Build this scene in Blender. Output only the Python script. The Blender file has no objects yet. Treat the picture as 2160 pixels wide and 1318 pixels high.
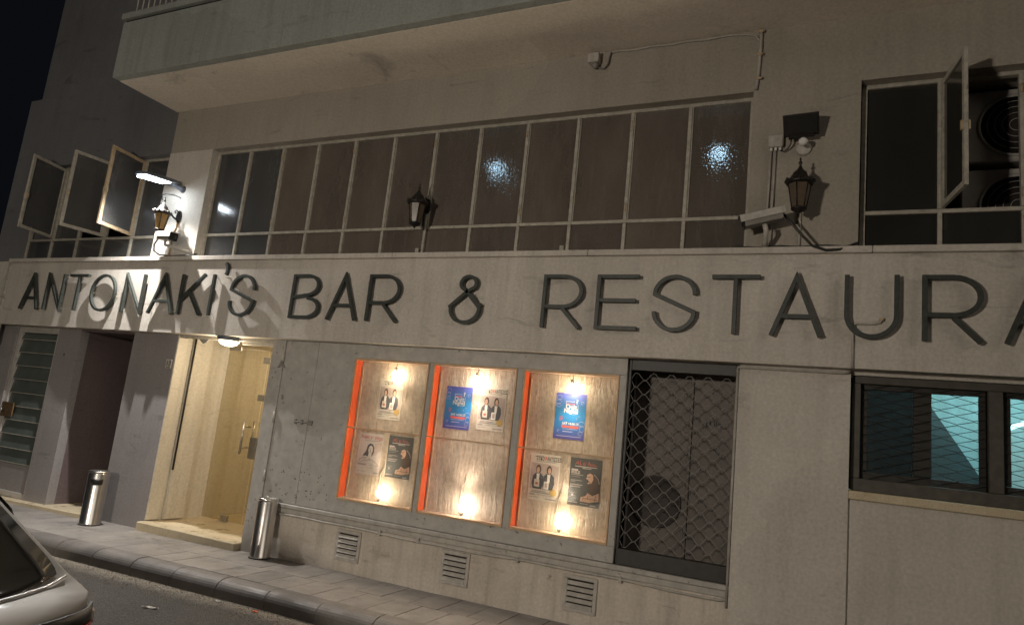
import bpy, bmesh, math, random
from mathutils import Vector, Matrix, noise as mnoise
random.seed(7)
R = math.radians
scene = bpy.context.scene
COL = scene.collection

# ------------------------------------------------------------------ camera, sky, moonlight-level fill, exposure
cam_data = bpy.data.cameras.new('camera')
cam = bpy.data.objects.new('camera', cam_data)
COL.objects.link(cam)
cam_data.sensor_width = 36.0
cam_data.lens = 24.35
cam_data.clip_start = 0.05
cam_data.clip_end = 800.0
right = Vector((0.90437539, 0.41370653, 0.10465209))
up = Vector((-0.02405594, -0.1954231, 0.98042395))
fwd = Vector((-0.42605923, 0.8891888, 0.16678374))
m = Matrix((right, up, -fwd)).transposed().to_4x4()
m.translation = Vector((0.0, -6.0, 1.55))
cam.matrix_world = m
scene.camera = cam

world = bpy.data.worlds.new('World')
scene.world = world
world.use_nodes = True
bg = world.node_tree.nodes['Background']
bg.inputs['Color'].default_value = (0.62, 0.72, 1.0, 1)
bg.inputs['Strength'].default_value = 0.005

sun_data = bpy.data.lights.new('street_glow', 'SUN')
sun_data.energy = 0.3
sun_data.angle = R(30)
sun_data.color = (1.0, 0.88, 0.74)
sun = bpy.data.objects.new('street_glow', sun_data)
COL.objects.link(sun)
SUN_DIR = Vector((-0.78, 0.52, -0.35))          # direction the light travels
sun.rotation_euler = SUN_DIR.to_track_quat('-Z', 'Y').to_euler()
sun.location = (6, -9, 7)

vs = scene.view_settings
vs.view_transform = 'Standard'
vs.look = 'None'
vs.exposure = 0.0
vs.gamma = 1.0
vs.use_curve_mapping = False
scene.cycles.use_denoising = True
scene.cycles.max_bounces = 8
scene.cycles.transparent_max_bounces = 12
scene.cycles.sample_clamp_indirect = 4.0
scene.cycles.caustics_reflective = False
scene.cycles.caustics_refractive = False

# ------------------------------------------------------------------ helpers
ORIG = {}
def thing(name, label, cat, loc=(0, 0, 0), group=None):
    o = bpy.data.objects.new(name, None)
    o.empty_display_size = 0.2
    COL.objects.link(o)
    o.location = loc
    o['label'] = label; o['category'] = cat
    if group: o['group'] = group
    ORIG[o.name] = Vector(loc)
    return o

def origin_of(p):
    while p is not None and p.name not in ORIG:
        p = p.parent
    return ORIG[p.name] if p is not None else Vector((0, 0, 0))

class MB:
    def __init__(s):
        s.v = []; s.f = []; s.sm = []
    def add(s, vs, fs, smooth=False):
        b = len(s.v)
        s.v += [tuple(p) for p in vs]
        s.f += [tuple(b + i for i in f) for f in fs]
        s.sm += [smooth] * len(fs)
        return s
    def box(s, x0, x1, y0, y1, z0, z1):
        return s.add([(x0, y0, z0), (x1, y0, z0), (x1, y1, z0), (x0, y1, z0), (x0, y0, z1), (x1, y0, z1), (x1, y1, z1), (x0, y1, z1)],
                     [(0, 3, 2, 1), (4, 5, 6, 7), (0, 1, 5, 4), (1, 2, 6, 5), (2, 3, 7, 6), (3, 0, 4, 7)])
    def obox(s, c, ax, hx, ay, hy, hz):
        """box about centre c with horizontal axes ax, ay (unit vectors) and up = ax x ay"""
        c = Vector(c); ax = Vector(ax).normalized(); ay = Vector(ay).normalized(); az = ax.cross(ay)
        P = [c + ax * (hx * i) + ay * (hy * j) + az * (hz * k) for k in (-1, 1) for (i, j) in ((-1, -1), (1, -1), (1, 1), (-1, 1))]
        return s.add(P, [(0, 3, 2, 1), (4, 5, 6, 7), (0, 1, 5, 4), (1, 2, 6, 5), (2, 3, 7, 6), (3, 0, 4, 7)])
    def prism_xz(s, pts, y0, y1):
        n = len(pts)
        V = [(x, y0, z) for x, z in pts] + [(x, y1, z) for x, z in pts]
        F = [tuple(range(n)), tuple(reversed(range(n, 2 * n)))]
        F += [(i, i + n, (i + 1) % n + n, (i + 1) % n) for i in range(n)]
        return s.add(V, F)
    def prism_yz(s, pts, x0, x1):
        n = len(pts)
        V = [(x0, y, z) for y, z in pts] + [(x1, y, z) for y, z in pts]
        F = [tuple(reversed(range(n))), tuple(range(n, 2 * n))]
        F += [(i, (i + 1) % n, (i + 1) % n + n, i + n) for i in range(n)]
        return s.add(V, F)
    def tube(s, pts, r, n=8, smooth=True, closed=False):
        P = [Vector(p) for p in pts]
        m_ = len(P)
        rr = r if isinstance(r, (list, tuple)) else [r] * m_
        t0 = (P[1] - P[0]).normalized()
        u = t0.orthogonal().normalized()
        V = []
        for i in range(m_):
            if closed:
                t = (P[(i + 1) % m_] - P[i - 1]).normalized()
            else:
                t = (P[min(i + 1, m_ - 1)] - P[max(i - 1, 0)]).normalized()
            u = (u - t * u.dot(t)).normalized()
            w = t.cross(u)
            for k in range(n):
                a = 2 * math.pi * k / n
                V.append(P[i] + (u * math.cos(a) + w * math.sin(a)) * rr[i])
        F = []
        for i in range(m_ if closed else m_ - 1):
            j = (i + 1) % m_
            for k in range(n):
                F.append((i * n + k, i * n + (k + 1) % n, j * n + (k + 1) % n, j * n + k))
        if not closed:
            F.append(tuple(reversed(range(n)))); F.append(tuple(range((m_ - 1) * n, m_ * n)))
        return s.add(V, F, smooth)
    def lathe(s, c, prof, n=24, axis=(0, 0, 1), smooth=True):
        c = Vector(c); az = Vector(axis).normalized(); ax = az.orthogonal().normalized(); ay = az.cross(ax)
        V = []
        for r, h in prof:
            for k in range(n):
                a = 2 * math.pi * k / n
                V.append(c + az * h + (ax * math.cos(a) + ay * math.sin(a)) * r)
        F = []
        for i in range(len(prof) - 1):
            for k in range(n):
                F.append((i * n + k, i * n + (k + 1) % n, (i + 1) * n + (k + 1) % n, (i + 1) * n + k))
        F.append(tuple(reversed(range(n)))); F.append(tuple(range((len(prof) - 1) * n, len(prof) * n)))
        return s.add(V, F, smooth)
    def stroke(s, pts, w, y0, y1, closed=False):
        """flat bar bent along pts (x, z), width w, from y0 to y1"""
        P = [Vector(p) for p in pts]; n = len(P)
        L = []; Rr = []
        for i in range(n):
            if closed:
                a = P[i] - P[i - 1]; b = P[(i + 1) % n] - P[i]
            else:
                a = P[i] - P[i - 1] if i > 0 else P[1] - P[0]
                b = P[i + 1] - P[i] if i < n - 1 else P[i] - P[i - 1]
            a = a.normalized(); b = b.normalized()
            t = (a + b)
            t = t.normalized() if t.length > 1e-6 else a
            nn = Vector((-t.y, t.x))
            k = 1.0 / max(0.35, nn.dot(Vector((-a.y, a.x))))
            L.append(P[i] + nn * (w / 2 * k)); Rr.append(P[i] - nn * (w / 2 * k))
        V = []
        for i in range(n):
            V += [(L[i].x, y0, L[i].y), (Rr[i].x, y0, Rr[i].y), (Rr[i].x, y1, Rr[i].y), (L[i].x, y1, L[i].y)]
        F = []
        for i in range(n if closed else n - 1):
            j = (i + 1) % n
            for k in range(4):
                F.append((i * 4 + k, i * 4 + (k + 1) % 4, j * 4 + (k + 1) % 4, j * 4 + k))
        if not closed:
            F.append((3, 2, 1, 0)); e = (n - 1) * 4; F.append((e, e + 1, e + 2, e + 3))
        return s.add(V, F)
    def build(s, name, mat, parent=None, bevel=0.0, seg=1, label=None):
        o0 = origin_of(parent)
        me = bpy.data.meshes.new(name)
        me.from_pydata([(x - o0.x, y - o0.y, z - o0.z) for x, y, z in s.v], [], s.f)
        for p, q in zip(me.polygons, s.sm): p.use_smooth = q
        bm = bmesh.new(); bm.from_mesh(me)
        bmesh.ops.recalc_face_normals(bm, faces=bm.faces)
        if bevel > 0:
            ed = [e for e in bm.edges if len(e.link_faces) == 2 and e.calc_face_angle(0) > R(35)]
            bmesh.ops.bevel(bm, geom=ed, offset=bevel, segments=seg, profile=0.6, affect='EDGES', clamp_overlap=True)
        bm.to_mesh(me); bm.free()
        me.materials.append(mat)
        o = bpy.data.objects.new(name, me)
        COL.objects.link(o)
        if parent is not None: o.parent = parent
        if label: o['label'] = label
        return o

def tag(o, label=None, cat=None, group=None, kind=None):
    if label: o['label'] = label
    if cat: o['category'] = cat
    if group: o['group'] = group
    if kind: o['kind'] = kind
    return o

def bx(name, mat, parent, *c, bevel=0.0):
    return MB().box(*c).build(name, mat, parent, bevel)

def text_mesh(txt, size, x, y, z, mat, name, parent, align='CENTER', bold=0.0, rot=0.0, squash=1.0):
    cu = bpy.data.curves.new('txt', 'FONT')
    cu.body = txt; cu.size = size; cu.align_x = align; cu.offset = bold
    cu.resolution_u = 2
    ob = bpy.data.objects.new('txt', cu)
    COL.objects.link(ob)
    dg = bpy.context.evaluated_depsgraph_get()
    me = bpy.data.meshes.new_from_object(ob.evaluated_get(dg))
    bpy.data.objects.remove(ob)
    o0 = origin_of(parent)
    me.transform(Matrix.Translation(Vector((x, y, z)) - o0) @ Matrix.Rotation(rot, 4, 'Y') @ Matrix.Rotation(R(90), 4, 'X') @ Matrix.Diagonal((squash, 1, 1, 1)))
    me.name = name
    me.materials.clear(); me.materials.append(mat)
    o = bpy.data.objects.new(name, me); COL.objects.link(o); o.parent = parent
    return o

# ------------------------------------------------------------------ materials
def new_mat(name):
    mt = bpy.data.materials.new(name); mt.use_nodes = True
    nt = mt.node_tree
    return mt, nt, nt.nodes['Principled BSDF'], nt.nodes['Material Output']

def N(nt, typ, **kw):
    n = nt.nodes.new(typ)
    for k, v in kw.items(): setattr(n, k, v)
    return n

def noise(nt, vec, scale, detail=4, rough=0.55, dist=0.0):
    n = N(nt, 'ShaderNodeTexNoise')
    n.inputs['Scale'].default_value = scale; n.inputs['Detail'].default_value = detail
    n.inputs['Roughness'].default_value = rough; n.inputs['Distortion'].default_value = dist
    if vec is not None: nt.links.new(vec, n.inputs['Vector'])
    return n.outputs['Fac']

def ramp(nt, fac, p0, p1, c0=(0, 0, 0, 1), c1=(1, 1, 1, 1)):
    r = N(nt, 'ShaderNodeValToRGB')
    r.color_ramp.elements[0].position = p0; r.color_ramp.elements[1].position = p1
    r.color_ramp.elements[0].color = c0; r.color_ramp.elements[1].color = c1
    nt.links.new(fac, r.inputs['Fac'])
    return r.outputs['Color']

def mix(nt, fac, a, b, blend='MIX'):
    n = N(nt, 'ShaderNodeMix', data_type='RGBA', blend_type=blend)
    for s, val in ((n.inputs[0], fac), (n.inputs[6], a), (n.inputs[7], b)):
        if isinstance(val, bpy.types.NodeSocket): nt.links.new(val, s)
        elif isinstance(val, (int, float)): s.default_value = val
        else: s.default_value = (*val[:3], 1)
    return n.outputs[2]

def position(nt, scale=(1, 1, 1)):
    g = N(nt, 'ShaderNodeNewGeometry')
    mp = N(nt, 'ShaderNodeMapping')
    mp.inputs['Scale'].default_value = scale
    nt.links.new(g.outputs['Position'], mp.inputs['Vector'])
    return mp.outputs['Vector']

def bump(nt, h, strength, dist=0.01, normal=None):
    b = N(nt, 'ShaderNodeBump')
    b.inputs['Strength'].default_value = strength; b.inputs['Distance'].default_value = dist
    nt.links.new(h, b.inputs['Height'])
    if normal is not None: nt.links.new(normal, b.inputs['Normal'])
    return b.outputs['Normal']

def plaster(name, col, stain, amount=0.5, worn=0.0, rough=0.88, bumps=0.2, streak=0.24):
    mt, nt, P, out = new_mat(name)
    p1 = position(nt)
    big = ramp(nt, noise(nt, p1, 0.9, 6, 0.6), 0.35, 0.75)
    c = mix(nt, 0.0, col, stain)
    m1 = N(nt, 'ShaderNodeMath', operation='MULTIPLY'); m1.inputs[1].default_value = amount
    nt.links.new(big, m1.inputs[0])
    c = mix(nt, m1.outputs[0], col, [0.55 * a + 0.45 * b for a, b in zip(col, stain)])
    ps = position(nt, (5.0, 5.0, 0.45))
    st = ramp(nt, noise(nt, ps, 1.6, 6, 0.65), 0.47, 0.78)
    m2 = N(nt, 'ShaderNodeMath', operation='MULTIPLY'); m2.inputs[1].default_value = streak
    nt.links.new(st, m2.inputs[0])
    c = mix(nt, m2.outputs[0], c, stain)
    fine = ramp(nt, noise(nt, p1, 38, 3, 0.6), 0.3, 0.7, (0.86, 0.86, 0.86, 1), (1.06, 1.06, 1.06, 1))
    c = mix(nt, 1.0, c, fine, 'MULTIPLY')
    # repaired patches of slightly different tone
    vp = N(nt, 'ShaderNodeTexVoronoi'); vp.inputs['Scale'].default_value = 0.85
    dn = N(nt, 'ShaderNodeTexNoise'); dn.inputs['Scale'].default_value = 1.6; dn.inputs['Detail'].default_value = 5; nt.links.new(p1, dn.inputs['Vector'])
    nt.links.new(mix(nt, 0.45, p1, dn.outputs['Color']), vp.inputs['Vector'])
    c = mix(nt, 1.0, c, ramp(nt, vp.outputs['Color'], 0.1, 0.9, (0.92, 0.918, 0.91, 1), (1.04, 1.038, 1.03, 1)), 'MULTIPLY')
    # smudges: sparse, stretched sideways
    pm = position(nt, (1.4, 1.4, 4.5))
    sm = ramp(nt, noise(nt, pm, 1.3, 8, 0.66, 0.8), 0.60, 0.76)
    m3 = N(nt, 'ShaderNodeMath', operation='MULTIPLY'); m3.inputs[1].default_value = 0.55
    nt.links.new(sm, m3.inputs[0])
    c = mix(nt, m3.outputs[0], c, [0.45 * x for x in stain])
    hgt = noise(nt, p1, 120, 4, 0.65)
    nrm = bump(nt, hgt, bumps, 0.004)
    nrm = bump(nt, noise(nt, p1, 7, 5, 0.6), bumps * 0.7, 0.02, nrm)
    if worn > 0:
        w = ramp(nt, noise(nt, p1, 3.3, 9, 0.68, 0.8), 0.6, 0.64)
        g = ramp(nt, noise(nt, p1, 11, 6, 0.7, 0.5), 0.58, 0.64)
        w2 = mix(nt, 1.0, w, g, 'MULTIPLY')
        m4 = N(nt, 'ShaderNodeMath', operation='MULTIPLY'); m4.inputs[1].default_value = worn
        nt.links.new(w2, m4.inputs[0])
        c = mix(nt, m4.outputs[0], c, [0.32 * x for x in stain])
        nrm = bump(nt, w2, -0.5, 0.006, nrm)
        v = N(nt, 'ShaderNodeTexVoronoi', feature='DISTANCE_TO_EDGE')
        v.inputs['Scale'].default_value = 2.1
        dv = N(nt, 'ShaderNodeTexNoise'); dv.inputs['Scale'].default_value = 4; nt.links.new(p1, dv.inputs['Vector'])
        mv = mix(nt, 0.35, p1, dv.outputs['Color'])
        nt.links.new(mv, v.inputs['Vector'])
        ck = ramp(nt, v.outputs['Distance'], 0.0, 0.006, (1, 1, 1, 1), (0, 0, 0, 1))
        cm = mix(nt, 1.0, ck, ramp(nt, noise(nt, p1, 2.3, 4), 0.60, 0.70, (0, 0, 0, 1), (0.7 * worn, 0.7 * worn, 0.7 * worn, 1)), 'MULTIPLY')
        c = mix(nt, cm, c, [0.25 * x for x in stain])
    nt.links.new(c, P.inputs['Base Color'])
    P.inputs['Roughness'].default_value = rough
    nt.links.new(nrm, P.inputs['Normal'])
    return mt

def paint(name, col, rough=0.5, var=0.25, chip=None, metallic=0.0, scale=14, bumpy=0.15, spec=0.5):
    mt, nt, P, out = new_mat(name)
    p1 = position(nt)
    lo = tuple(x * (1 - var) for x in col); hi = tuple(min(1, x * (1 + var * 0.6)) for x in col)
    c = ramp(nt, noise(nt, p1, scale, 5, 0.6), 0.3, 0.72, (*lo, 1), (*hi, 1))
    if chip:
        k = ramp(nt, noise(nt, p1, scale * 1.9, 8, 0.7, 0.5), 0.61, 0.66)
        c = mix(nt, k, c, chip)
    nt.links.new(c, P.inputs['Base Color'])
    P.inputs['Roughness'].default_value = rough; P.inputs['Metallic'].default_value = metallic
    P.inputs['Specular IOR Level'].default_value = spec
    if bumpy: nt.links.new(bump(nt, noise(nt, p1, scale * 6, 4), bumpy, 0.003), P.inputs['Normal'])
    return mt

def flat(name, col, rough=0.7, spec=0.3):
    mt, nt, P, out = new_mat(name)
    p1 = position(nt)
    c = ramp(nt, noise(nt, p1, 60, 3), 0.3, 0.7, (*[x * 0.92 for x in col], 1), (*[min(1, x * 1.06) for x in col], 1))
    nt.links.new(c, P.inputs['Base Color'])
    P.inputs['Roughness'].default_value = rough; P.inputs['Specular IOR Level'].default_value = spec
    return mt

def emit(name, col, strength):
    mt, nt, P, out = new_mat(name)
    P.inputs['Base Color'].default_value = (*col, 1)
    P.inputs['Emission Color'].default_value = (*col, 1)
    P.inputs['Emission Strength'].default_value = strength
    return mt

def clear_glass(name, tint=(0.97, 0.98, 0.97), rough=0.02, refl=1.0, dirt=0.0):
    """thin sheet glass: straight-through light plus Fresnel reflection"""
    mt, nt, P, out = new_mat(name)
    nt.nodes.remove(P)
    tr = N(nt, 'ShaderNodeBsdfTransparent'); tr.inputs['Color'].default_value = (*tint, 1)
    gl = N(nt, 'ShaderNodeBsdfGlossy'); gl.inputs['Roughness'].default_value = rough
    gl.inputs['Color'].default_value = (refl, refl, refl, 1)
    lw_ = N(nt, 'ShaderNodeLayerWeight'); lw_.inputs['Blend'].default_value = 0.5
    pw = N(nt, 'ShaderNodeMath', operation='POWER'); pw.inputs[1].default_value = 5.0; nt.links.new(lw_.outputs['Facing'], pw.inputs[0])
    fr = N(nt, 'ShaderNodeMath', operation='MULTIPLY_ADD'); fr.inputs[1].default_value = 0.96; fr.inputs[2].default_value = 0.04; nt.links.new(pw.outputs[0], fr.inputs[0])
    mx = N(nt, 'ShaderNodeMixShader')
    nt.links.new(fr.outputs[0], mx.inputs[0]); nt.links.new(tr.outputs[0], mx.inputs[1]); nt.links.new(gl.outputs[0], mx.inputs[2])
    if dirt > 0:
        df = N(nt, 'ShaderNodeBsdfDiffuse'); df.inputs['Color'].default_value = (0.6, 0.55, 0.48, 1)
        m2 = N(nt, 'ShaderNodeMixShader')
        k = ramp(nt, noise(nt, position(nt, (3, 3, 1)), 2.2, 6, 0.65), 0.4, 0.8, (0, 0, 0, 1), (dirt, dirt, dirt, 1))
        nt.links.new(k, m2.inputs[0]); nt.links.new(mx.outputs[0], m2.inputs[1]); nt.links.new(df.outputs[0], m2.inputs[2])
        mx = m2
    nt.links.new(mx.outputs[0], out.inputs['Surface'])
    return mt

def hammered_glass(name, col, transmit=0.5, bstr=0.5, rough=0.13, gloss=1.0):
    mt, nt, P, out = new_mat(name)
    nt.nodes.remove(P)
    p1 = position(nt)
    v = N(nt, 'ShaderNodeTexVoronoi', feature='SMOOTH_F1')
    v.inputs['Scale'].default_value = 62
    nt.links.new(p1, v.inputs['Vector'])
    n1 = bump(nt, v.outputs['Distance'], bstr, 0.02)
    n1 = bump(nt, noise(nt, p1, 30, 3), bstr * 0.5, 0.012, n1)
    oi = N(nt, 'ShaderNodeObjectInfo')
    c = ramp(nt, noise(nt, position(nt, (1.2, 1.2, 0.5)), 1.5, 5), 0.25, 0.75, (*[x * 0.72 for x in col], 1), (*[x * 1.18 for x in col], 1))
    c = mix(nt, 1.0, c, ramp(nt, oi.outputs['Random'], 0, 1, (0.78, 0.79, 0.80, 1), (1.12, 1.10, 1.05, 1)), 'MULTIPLY')
    grime = ramp(nt, noise(nt, position(nt, (7, 7, 1.2)), 2.0, 6, 0.7), 0.5, 0.8, (0, 0, 0, 1), (0.35, 0.35, 0.35, 1))
    c = mix(nt, grime, c, [min(1, x * 1.7 + 0.003) for x in col])
    df = N(nt, 'ShaderNodeBsdfDiffuse'); nt.links.new(c, df.inputs['Color'])
    sh = df.outputs[0]
    if transmit > 0:
        rf = N(nt, 'ShaderNodeBsdfRefraction'); rf.inputs['IOR'].default_value = 1.25; rf.inputs['Roughness'].default_value = 0.05
        rf.inputs['Color'].default_value = (0.9, 0.9, 0.9, 1)
        nt.links.new(n1, rf.inputs['Normal'])
        mx = N(nt, 'ShaderNodeMixShader'); mx.inputs[0].default_value = transmit
        nt.links.new(sh, mx.inputs[1]); nt.links.new(rf.outputs[0], mx.inputs[2]); sh = mx.outputs[0]
    gl = N(nt, 'ShaderNodeBsdfGlossy'); gl.inputs['Roughness'].default_value = rough; gl.inputs['Color'].default_value = (gloss, gloss, gloss, 1)
    n2 = bump(nt, v.outputs['Distance'], bstr * 0.10, 0.010)
    nt.links.new(n2, gl.inputs['Normal'])
    lw_ = N(nt, 'ShaderNodeLayerWeight'); lw_.inputs['Blend'].default_value = 0.5
    pw = N(nt, 'ShaderNodeMath', operation='POWER'); pw.inputs[1].default_value = 5.0; nt.links.new(lw_.outputs['Facing'], pw.inputs[0])
    fr = N(nt, 'ShaderNodeMath', operation='MULTIPLY_ADD'); fr.inputs[1].default_value = 0.95; fr.inputs[2].default_value = 0.05; nt.links.new(pw.outputs[0], fr.inputs[0])
    mg = N(nt, 'ShaderNodeMixShader'); nt.links.new(fr.outputs[0], mg.inputs[0]); nt.links.new(sh, mg.inputs[1]); nt.links.new(gl.outputs[0], mg.inputs[2])
    nt.links.new(mg.outputs[0], out.inputs['Surface'])
    return mt

M = {}
M['wall'] = plaster('painted_plaster', (0.67, 0.625, 0.56), (0.26, 0.235, 0.20), 0.7)
M['fascia'] = plaster('fascia_plaster', (0.66, 0.615, 0.55), (0.30, 0.27, 0.235), 0.7, streak=0.4)
M['dado'] = plaster('worn_plaster', (0.74, 0.67, 0.585), (0.24, 0.21, 0.175), 0.8, worn=0.9, streak=0.5, bumps=0.5)
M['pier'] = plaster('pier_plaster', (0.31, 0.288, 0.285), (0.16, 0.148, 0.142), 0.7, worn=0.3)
M['parapet'] = plaster('grey_render', (0.34, 0.36, 0.335), (0.16, 0.165, 0.15), 0.5, streak=0.5)
M['soffit'] = plaster('soffit_plaster', (0.84, 0.76, 0.65), (0.40, 0.35, 0.28), 0.55, streak=0.1)
M['upperwall'] = plaster('dimmed_upper_plaster', (0.42, 0.38, 0.325), (0.20, 0.175, 0.14), 0.7)  # wall plaster darkened; light weakening with height is put into its colour
M['upper'] = plaster('shaded_grey_plaster', (0.19, 0.193, 0.20), (0.06, 0.06, 0.06), 0.6)  # grey plaster, darkened further for the fill light missing at upper left
M['doorwall'] = plaster('cream_plaster', (0.70, 0.655, 0.565), (0.38, 0.345, 0.28), 0.35, streak=0.5, rough=0.55)
M['trim'] = paint('cream_frame_paint', (0.46, 0.43, 0.36), 0.55, 0.3, chip=(0.20, 0.15, 0.10), scale=18)
M['trimrust'] = paint('old_frame_paint', (0.54, 0.41, 0.26), 0.6, 0.3, chip=(0.26, 0.12, 0.05), scale=22)
M['board'] = paint('grey_board_paint', (0.47, 0.45, 0.415), 0.6, 0.18, chip=(0.16, 0.14, 0.12), scale=9)
M['boardsill'] = paint('sill_paint', (0.47, 0.445, 0.40), 0.65, 0.2, chip=(0.2, 0.18, 0.15), scale=12)
M['pane'] = hammered_glass('hammered_pane', (0.205, 0.175, 0.15), 0.30, 1.0, 0.10)
M['paneblue'] = hammered_glass('hammered_pane_clear', (0.12, 0.12, 0.12), 0.25, 0.55, 0.12)
M['panedark'] = hammered_glass('dark_pane', (0.042, 0.041, 0.036), 0.2, 0.03, 0.04)
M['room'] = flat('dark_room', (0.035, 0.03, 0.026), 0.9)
M['glass'] = clear_glass('sheet_glass', dirt=0.12)
M['doorglass'] = clear_glass('tinted_door_glass', (0.86, 0.83, 0.75), 0.02)
M['letter'] = paint('dark_green_letter_metal', (0.05, 0.057, 0.05), 0.5, 0.3, chip=(0.09, 0.09, 0.075), scale=25, metallic=0.2)
M['iron'] = paint('black_iron', (0.022, 0.019, 0.016), 0.45, 0.4, chip=(0.06, 0.04, 0.025), scale=40, metallic=0.3)
M['amber'] = paint('amber_lantern_glass', (0.30, 0.19, 0.08), 0.2, 0.15, scale=20, bumpy=0.1)
M['amberdim'] = paint('shaded_lantern_glass', (0.12, 0.088, 0.06), 0.25, 0.2, scale=20, bumpy=0.1)  # amber glass darkened for the lanterns the street lamp does not light
M['steel'] = paint('polished_steel', (0.70, 0.68, 0.65), 0.29, 0.12, metallic=1.0, scale=6, bumpy=0.03)
M['brushed'] = paint('brushed_steel', (0.45, 0.44, 0.42), 0.35, 0.15, metallic=1.0, scale=20, bumpy=0.05)
M['blackplastic'] = paint('black_plastic', (0.012, 0.012, 0.012), 0.4, 0.3, scale=30)
M['greyplastic'] = paint('grey_plastic', (0.26, 0.25, 0.23), 0.5, 0.2, scale=20)
M['paleplastic'] = paint('pale_plastic', (0.50, 0.47, 0.42), 0.55, 0.25, scale=16)
M['lampgrey'] = paint('grey_lamp_housing', (0.13, 0.15, 0.18), 0.4, 0.15, scale=10)
M['camwhite'] = paint('grey_camera_housing', (0.24, 0.225, 0.20), 0.45, 0.15, scale=10)
M['conduit'] = paint('painted_conduit', (0.46, 0.43, 0.38), 0.6, 0.25, scale=12)
M['cable'] = paint('black_cable', (0.03, 0.028, 0.026), 0.55, 0.3, scale=30)
M['orange'] = paint('orange_red_paint', (0.86, 0.125, 0.03), 0.45, 0.12, scale=8)
M['casewood'] = paint('pink_cream_wood', (0.55, 0.40, 0.31), 0.5, 0.2, scale=10)
M['oak'] = paint('warm_wood_edge', (0.62, 0.42, 0.24), 0.5, 0.2, scale=16)
M['mesh'] = paint('grille_wire', (0.27, 0.252, 0.228), 0.5, 0.3, scale=30)
M['darkframe'] = paint('dark_bronze_frame', (0.030, 0.027, 0.022), 0.5, 0.3, scale=18)
M['windowframe'] = paint('olive_window_frame', (0.085, 0.078, 0.062), 0.55, 0.3, scale=14)
M['white'] = flat('white_print', (0.80, 0.78, 0.74))
M['black'] = flat('black_print', (0.03, 0.03, 0.03))
M['acbody'] = paint('ac_body', (0.42, 0.40, 0.37), 0.6, 0.2, scale=8)

def mat_asphalt():
    mt, nt, P, out = new_mat('asphalt')
    p = position(nt)
    v = N(nt, 'ShaderNodeTexVoronoi'); v.inputs['Scale'].default_value = 95; nt.links.new(p, v.inputs['Vector'])
    chips = ramp(nt, v.outputs['Color'], 0.2, 0.85, (0.019, 0.0175, 0.0155, 1), (0.078, 0.07, 0.062, 1))
    big = ramp(nt, noise(nt, p, 1.1, 6, 0.6), 0.3, 0.75, (0.75, 0.74, 0.72, 1), (1.2, 1.18, 1.14, 1))
    c = mix(nt, 1.0, chips, big, 'MULTIPLY')
    # pale grit washed towards the kerb foot
    sx = N(nt, 'ShaderNodeSeparateXYZ'); nt.links.new(p, sx.inputs[0])
    nz = noise(nt, p, 5, 6, 0.65)
    ad = N(nt, 'ShaderNodeMath', operation='MULTIPLY_ADD'); ad.inputs[1].default_value = 0.30
    nt.links.new(nz, ad.inputs[0]); nt.links.new(sx.outputs['Y'], ad.inputs[2])
    g = ramp(nt, ad.outputs[0], 0.0, 1.0)
    mr = N(nt, 'ShaderNodeMapRange'); mr.inputs['From Min'].default_value = -1.22; mr.inputs['From Max'].default_value = -1.02
    nt.links.new(ad.outputs[0], mr.inputs['Value'])
    c = mix(nt, mr.outputs[0], c, (0.22, 0.195, 0.155))
    nt.links.new(c, P.inputs['Base Color'])
    P.inputs['Roughness'].default_value = 0.8
    nr = bump(nt, v.outputs['Distance'], 0.6, 0.006)
    nr = bump(nt, noise(nt, p, 3, 5), 0.3, 0.03, nr)
    nt.links.new(nr, P.inputs['Normal'])
    return mt
M['asphalt'] = mat_asphalt()

def mat_stone(name, a, b, rough=0.6, sc=4.0, gum=False):
    mt, nt, P, out = new_mat(name)
    p = position(nt)
    oi = N(nt, 'ShaderNodeObjectInfo')
    c = ramp(nt, noise(nt, p, sc, 7, 0.62), 0.3, 0.72, (*a, 1), (*b, 1))
    rn = ramp(nt, oi.outputs['Random'], 0, 1, (0.86, 0.86, 0.86, 1), (1.1, 1.09, 1.08, 1))
    c = mix(nt, 1.0, c, rn, 'MULTIPLY')
    sp = ramp(nt, noise(nt, p, 90, 2), 0.35, 0.65, (0.88, 0.88, 0.88, 1), (1.08, 1.08, 1.08, 1))
    c = mix(nt, 1.0, c, sp, 'MULTIPLY')
    d = ramp(nt, noise(nt, p, 1.7, 8, 0.7, 0.4), 0.6, 0.7)
    c = mix(nt, d, c, tuple(0.6 * x for x in a))
    if gum:
        gv = N(nt, 'ShaderNodeTexVoronoi'); gv.inputs['Scale'].default_value = 5.5; nt.links.new(p, gv.inputs['Vector'])
        gs = ramp(nt, gv.outputs['Distance'], 0.085, 0.11, (1, 1, 1, 1), (0, 0, 0, 1))
        gk = mix(nt, 1.0, gs, ramp(nt, noise(nt, p, 3.0, 2), 0.50, 0.56), 'MULTIPLY')
        gm = N(nt, 'ShaderNodeMath', operation='MULTIPLY'); gm.inputs[1].default_value = 0.6; nt.links.new(gk, gm.inputs[0])
        c = mix(nt, gm.outputs[0], c, tuple(0.35 * x for x in a))
    nt.links.new(c, P.inputs['Base Color'])
    rr = ramp(nt, noise(nt, p, 6, 5), 0.3, 0.7, (rough - 0.14,) * 3 + (1,), (rough + 0.12,) * 3 + (1,))
    nt.links.new(rr, P.inputs['Roughness'])
    nr = bump(nt, noise(nt, p, 110, 4), 0.25, 0.003)
    nt.links.new(bump(nt, noise(nt, p, 8, 5), 0.25, 0.01, nr), P.inputs['Normal'])
    return mt
M['slab'] = mat_stone('paving_slab', (0.19, 0.178, 0.166), (0.31, 0.288, 0.266), 0.55, gum=True)
M['kerb'] = mat_stone('kerb_stone', (0.12, 0.111, 0.104), (0.205, 0.19, 0.175), 0.6)
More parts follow.
